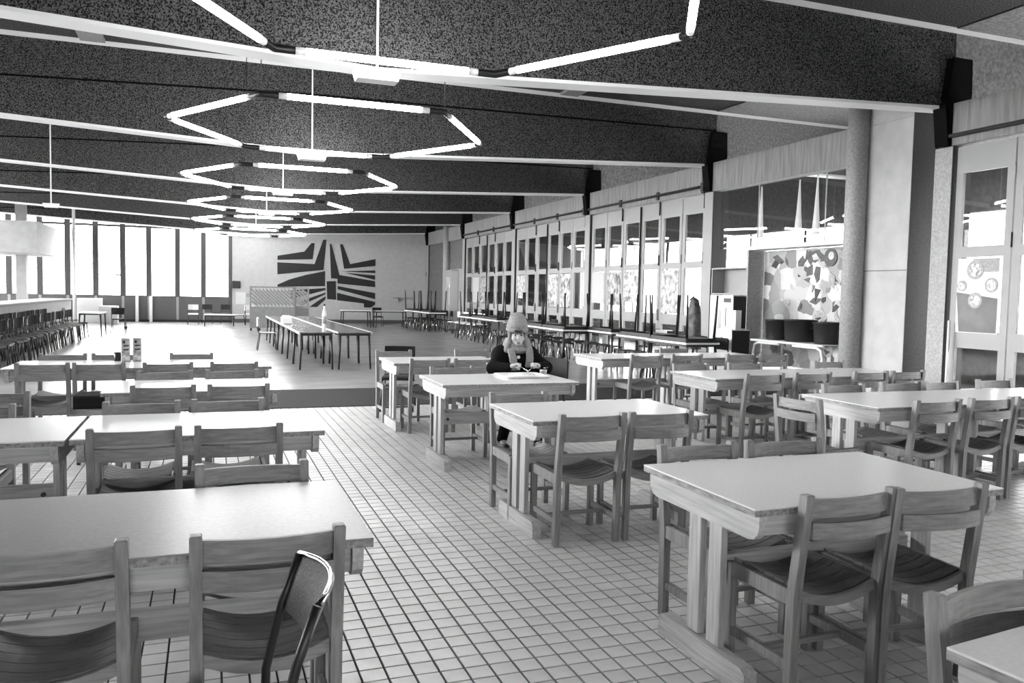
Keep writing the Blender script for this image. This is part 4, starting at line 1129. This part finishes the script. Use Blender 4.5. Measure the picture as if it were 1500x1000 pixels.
# hands: palm, four unequal bent fingers, thumb from the side of the palm
for s_, kn in ((-1, (-.115, -.32, .868)), (1, (.075, -.32, .868))):
    wr_ = np.array(ARM[s_][2]); kn = np.array(kn)
    dr_ = (kn-wr_)/np.linalg.norm(kn-wr_); side = np.array([dr_[1], -dr_[0], 0])*(1 if s_ > 0 else -1)
    side /= np.linalg.norm(side)
    f.cone(wr_, wr_+dr_*.02, .022, .022, .012)
    for j, off in enumerate((-.027, -.009, .009, .027)):
        k0 = kn+side*off; ln = (.8, 1.0, .95, .78)[j]
        f.cone(wr_+dr_*.012+side*off*.5, k0, .015, .0115, .010)
        p1 = k0+dr_*.034*ln+np.array([0, -.006, -.012]); p2 = p1+dr_*.004+np.array([0, .002, -.026*ln]); p3 = p2-dr_*.014+np.array([0, .01, -.014*ln])
        f.cone(k0, p1, .0098, .009, .005).cone(p1, p2, .0088, .0082, .004).cone(p2, p3, .008, .0072, .004)
    inn = np.array([-s_*1.0, 0, 0])
    t0 = wr_+dr_*.02+inn*.012+np.array([0, 0, -.006]); t1 = t0+inn*.026+np.array([0, -.02, -.006]); t2 = t1+inn*.014+np.array([0, -.022, .002])
    f.cone(t0, t1, .0125, .0105, .008).cone(t1, t2, .0102, .0088, .004)
LEG = {-1: ((-.09, .06, .535), (-.15, -.33, .53), (-.2, -.17, .09)), 1: ((.09, .06, .535), (.13, -.35, .53), (.14, -.3, .09))}
for s_, (a, b, c) in LEG.items():
    f.cone(a, b, .075, .056, .04).cone(b, c, .052, .036, .02).cone(c, (c[0], c[1]-.13, .045), .036, .03, .02)
body = obj('body', f.mesh('body', M['skin']), woman)
# coat
f = Field((-.44, -.42, .42), (.44, .3, 1.08), .0085)
f.ell((0, .05, .84), (.19, .135, .17), .05); f.ell((0, .07, .64), (.185, .145, .16), .08); f.ell((0, .05, .53), (.215, .2, .09), .06)
f.cone((-.1, .045, .955), (.1, .045, .955), .068, .068, .06)
for s_, (sh_, el_, wr_) in ARM.items():
    wr_ = np.array(wr_); el_ = np.array(el_)
    cu_ = wr_+(el_-wr_)*.06
    f.cone((s_*.05, .05, .97), sh_, .065, .078, .05).cone(sh_, el_, .078, .062, .04).cone(el_+np.array([0, 0, .008]), cu_, .06, .036, .03)
    f.cone(sh_, (s_*.17, 0, .72), .08, .09, .06)
coat = obj('coat', f.mesh('coat', M['coat']), woman)
cf = f
# collar opening is covered by the scarf
f = Field((-.2, -.3, .78), (.2, .2, 1.12), .0065)
n = 18
for i in range(n):
    a, b = 2*PI*i/n, 2*PI*(i+1)/n
    f.cone((.082*math.cos(a), .01+.085*math.sin(a), 1.0-.018*math.sin(a)*-1), (.082*math.cos(b), .01+.085*math.sin(b), 1.0+.018*math.sin(b)), .034, .034, .01)
    f.cone((.078*math.cos(a), .008+.08*math.sin(a), 1.035), (.078*math.cos(b), .008+.08*math.sin(b), 1.035), .024, .024, .006)
for s_, zb in ((-1, .80), (1, .83)):
    for j in range(11):
        z = .99-(.99-zb)*j/10
        yy = -.095-.055*math.sin(j/10*2.2)
        x = s_*(.098-.018*j/10)
        f.cone((x-.022, yy, z), (x+.022, yy-.004, z), .0155+.003*(j % 2), .0155+.003*(j % 2), .006)
obj('scarf', f.mesh('scarf', M['knit']), woman)
# hair at both sides and the fringe
f = Field((-.2, -.2, .9), (.2, .2, 1.3), .006)
for s_ in (-1, 1):
    f.cone(hp(s_*.078, -.03, 1.2), hp(s_*.085, -.045, 1.06), .016, .022, .01)
    f.cone(hp(s_*.085, -.04, 1.08), hp(s_*.118, -.05, .975), .024, .03, .015)
    f.cone(hp(s_*.1, .0, 1.08), hp(s_*.135, .0, .965), .03, .034, .02)
obj('hair', f.mesh('hair', M['knit']), woman)
f = Field((-.2, -.2, 1.1), (.2, .2, 1.3), .005)
for j in range(9):
    a = -1.05+j*.2625
    f.cone(hp(.074*math.sin(a), -.002-.088*math.cos(a), 1.172), hp(.078*math.sin(a+.12), .002-.096*math.cos(a), 1.16-.006*(j % 2)-.01*abs(math.sin(a))), .011, .006, .005)
obj('fringe', f.mesh('fringe', M['hair']), woman)
# hat
f = Field((-.22, -.22, 1.12), (.22, .26, 1.42), .006)
f.ell(hp(0, .015, 1.222), (.104, .118, .08), .02, HT)
f.ell(hp(.004, .03, 1.278), (.09, .102, .086), .03, HT)
n = 22
for i in range(n):
    a, b = 2*PI*i/n, 2*PI*(i+1)/n
    p = lambda t: hp(.096*math.cos(t), .012+.112*math.sin(t), 1.19+.012*math.sin(t))
    f.cone(p(a), p(b), .0175, .0175, .008)
for i in range(16):                          # knitted ribs and bobbles
    a = 2*PI*i/16
    f.cone(hp(.101*math.cos(a), .02+.114*math.sin(a), 1.22), hp(.062*math.cos(a), .03+.072*math.sin(a), 1.335), .012, .008, .004)
f.ell(hp(0, -.05, 1.178), (.066, .07, .022), 0, HT, cut=True)
f.ell(hp(0, .01, 1.15), (.085, .1, .05), 0, HT, cut=True)
obj('knit_hat', f.mesh('knit_hat', M['knit']), woman)
# trousers and shoes
f = Field((-.36, -.5, .06), (.36, .25, .68), .008)
for s_, (a, b, c) in LEG.items():
    f.cone(a, b, .084, .066, .03).cone(b, (c[0], c[1], .11), .063, .052, .02)
obj('trousers', f.mesh('trousers', M['coat']), woman)
for s_, (a, b, c) in LEG.items():
    f = Field((-.3, -.5, -.005), (.3, .1, .16), .007)
    f.cone((c[0], c[1]+.02, .05), (c[0], c[1]-.13, .042), .047, .04, .02).cone((c[0], c[1], .06), (c[0], c[1], .11), .045, .047, .02)
    f.D = np.maximum(f.D, -(f.ax[2][None, None, :]-.002)*np.ones_like(f.D))
    obj('shoe', f.mesh('shoe', M['black']), woman)
# eyes, brows, mouth, button
for s_ in (-1, 1):
    e = hp(s_*.031, -.083, 1.138)
    obj('eye', MB().lathe([(0, -.0075), (.008, -.0055), (.0115, 0), (.008, .0055), (0, .0075)], 12).mesh('eye', M['eyewhite']), woman, e)
    e = hp(s_*.031, -.092, 1.138)
    obj('iris', MB().lathe([(0, -.0075), (.006, -.005), (.008, 0), (.006, .005), (0, .0075)], 12).mesh('iris', M['black']), woman, e)
    obj('eyebrow', MB().tube([hp(s_*.015, -.1, 1.153), hp(s_*.03, -.1, 1.159), hp(s_*.047, -.09, 1.154)], [.003, .0045, .0025], 6).mesh('eyebrow', M['hair']), woman)
obj('lips', MB().tube([hp(-.02, -.094, 1.061), hp(-.008, -.0995, 1.063), hp(.008, -.0995, 1.063), hp(.02, -.094, 1.061)], [.002, .005, .005, .002], 6).mesh('lips', mat('lips', .10, .5)), woman)
bx_, bz_ = -.005, .915
col_ = cf.D[int((bx_-cf.lo[0])/cf.h), :, int((bz_-cf.lo[2])/cf.h)]
by_ = cf.ax[1][np.argmax(col_ < 0)]
obj('button', MB().tube([(bx_, by_-.008, bz_), (bx_, by_+.004, bz_)], .017, 14).mesh('button', M['white']), woman)
for zz in (.80, .68):
    col_ = cf.D[int((bx_-cf.lo[0])/cf.h), :, int((zz-cf.lo[2])/cf.h)]
    by_ = cf.ax[1][np.argmax(col_ < 0)]
    obj('button', MB().tube([(bx_, by_-.008, zz), (bx_, by_+.004, zz)], .016, 14).mesh('button', M['white']), woman)
far(2.73, 3.16, 8.03, 'wooden chair carrying the seated woman, hidden behind her coat')
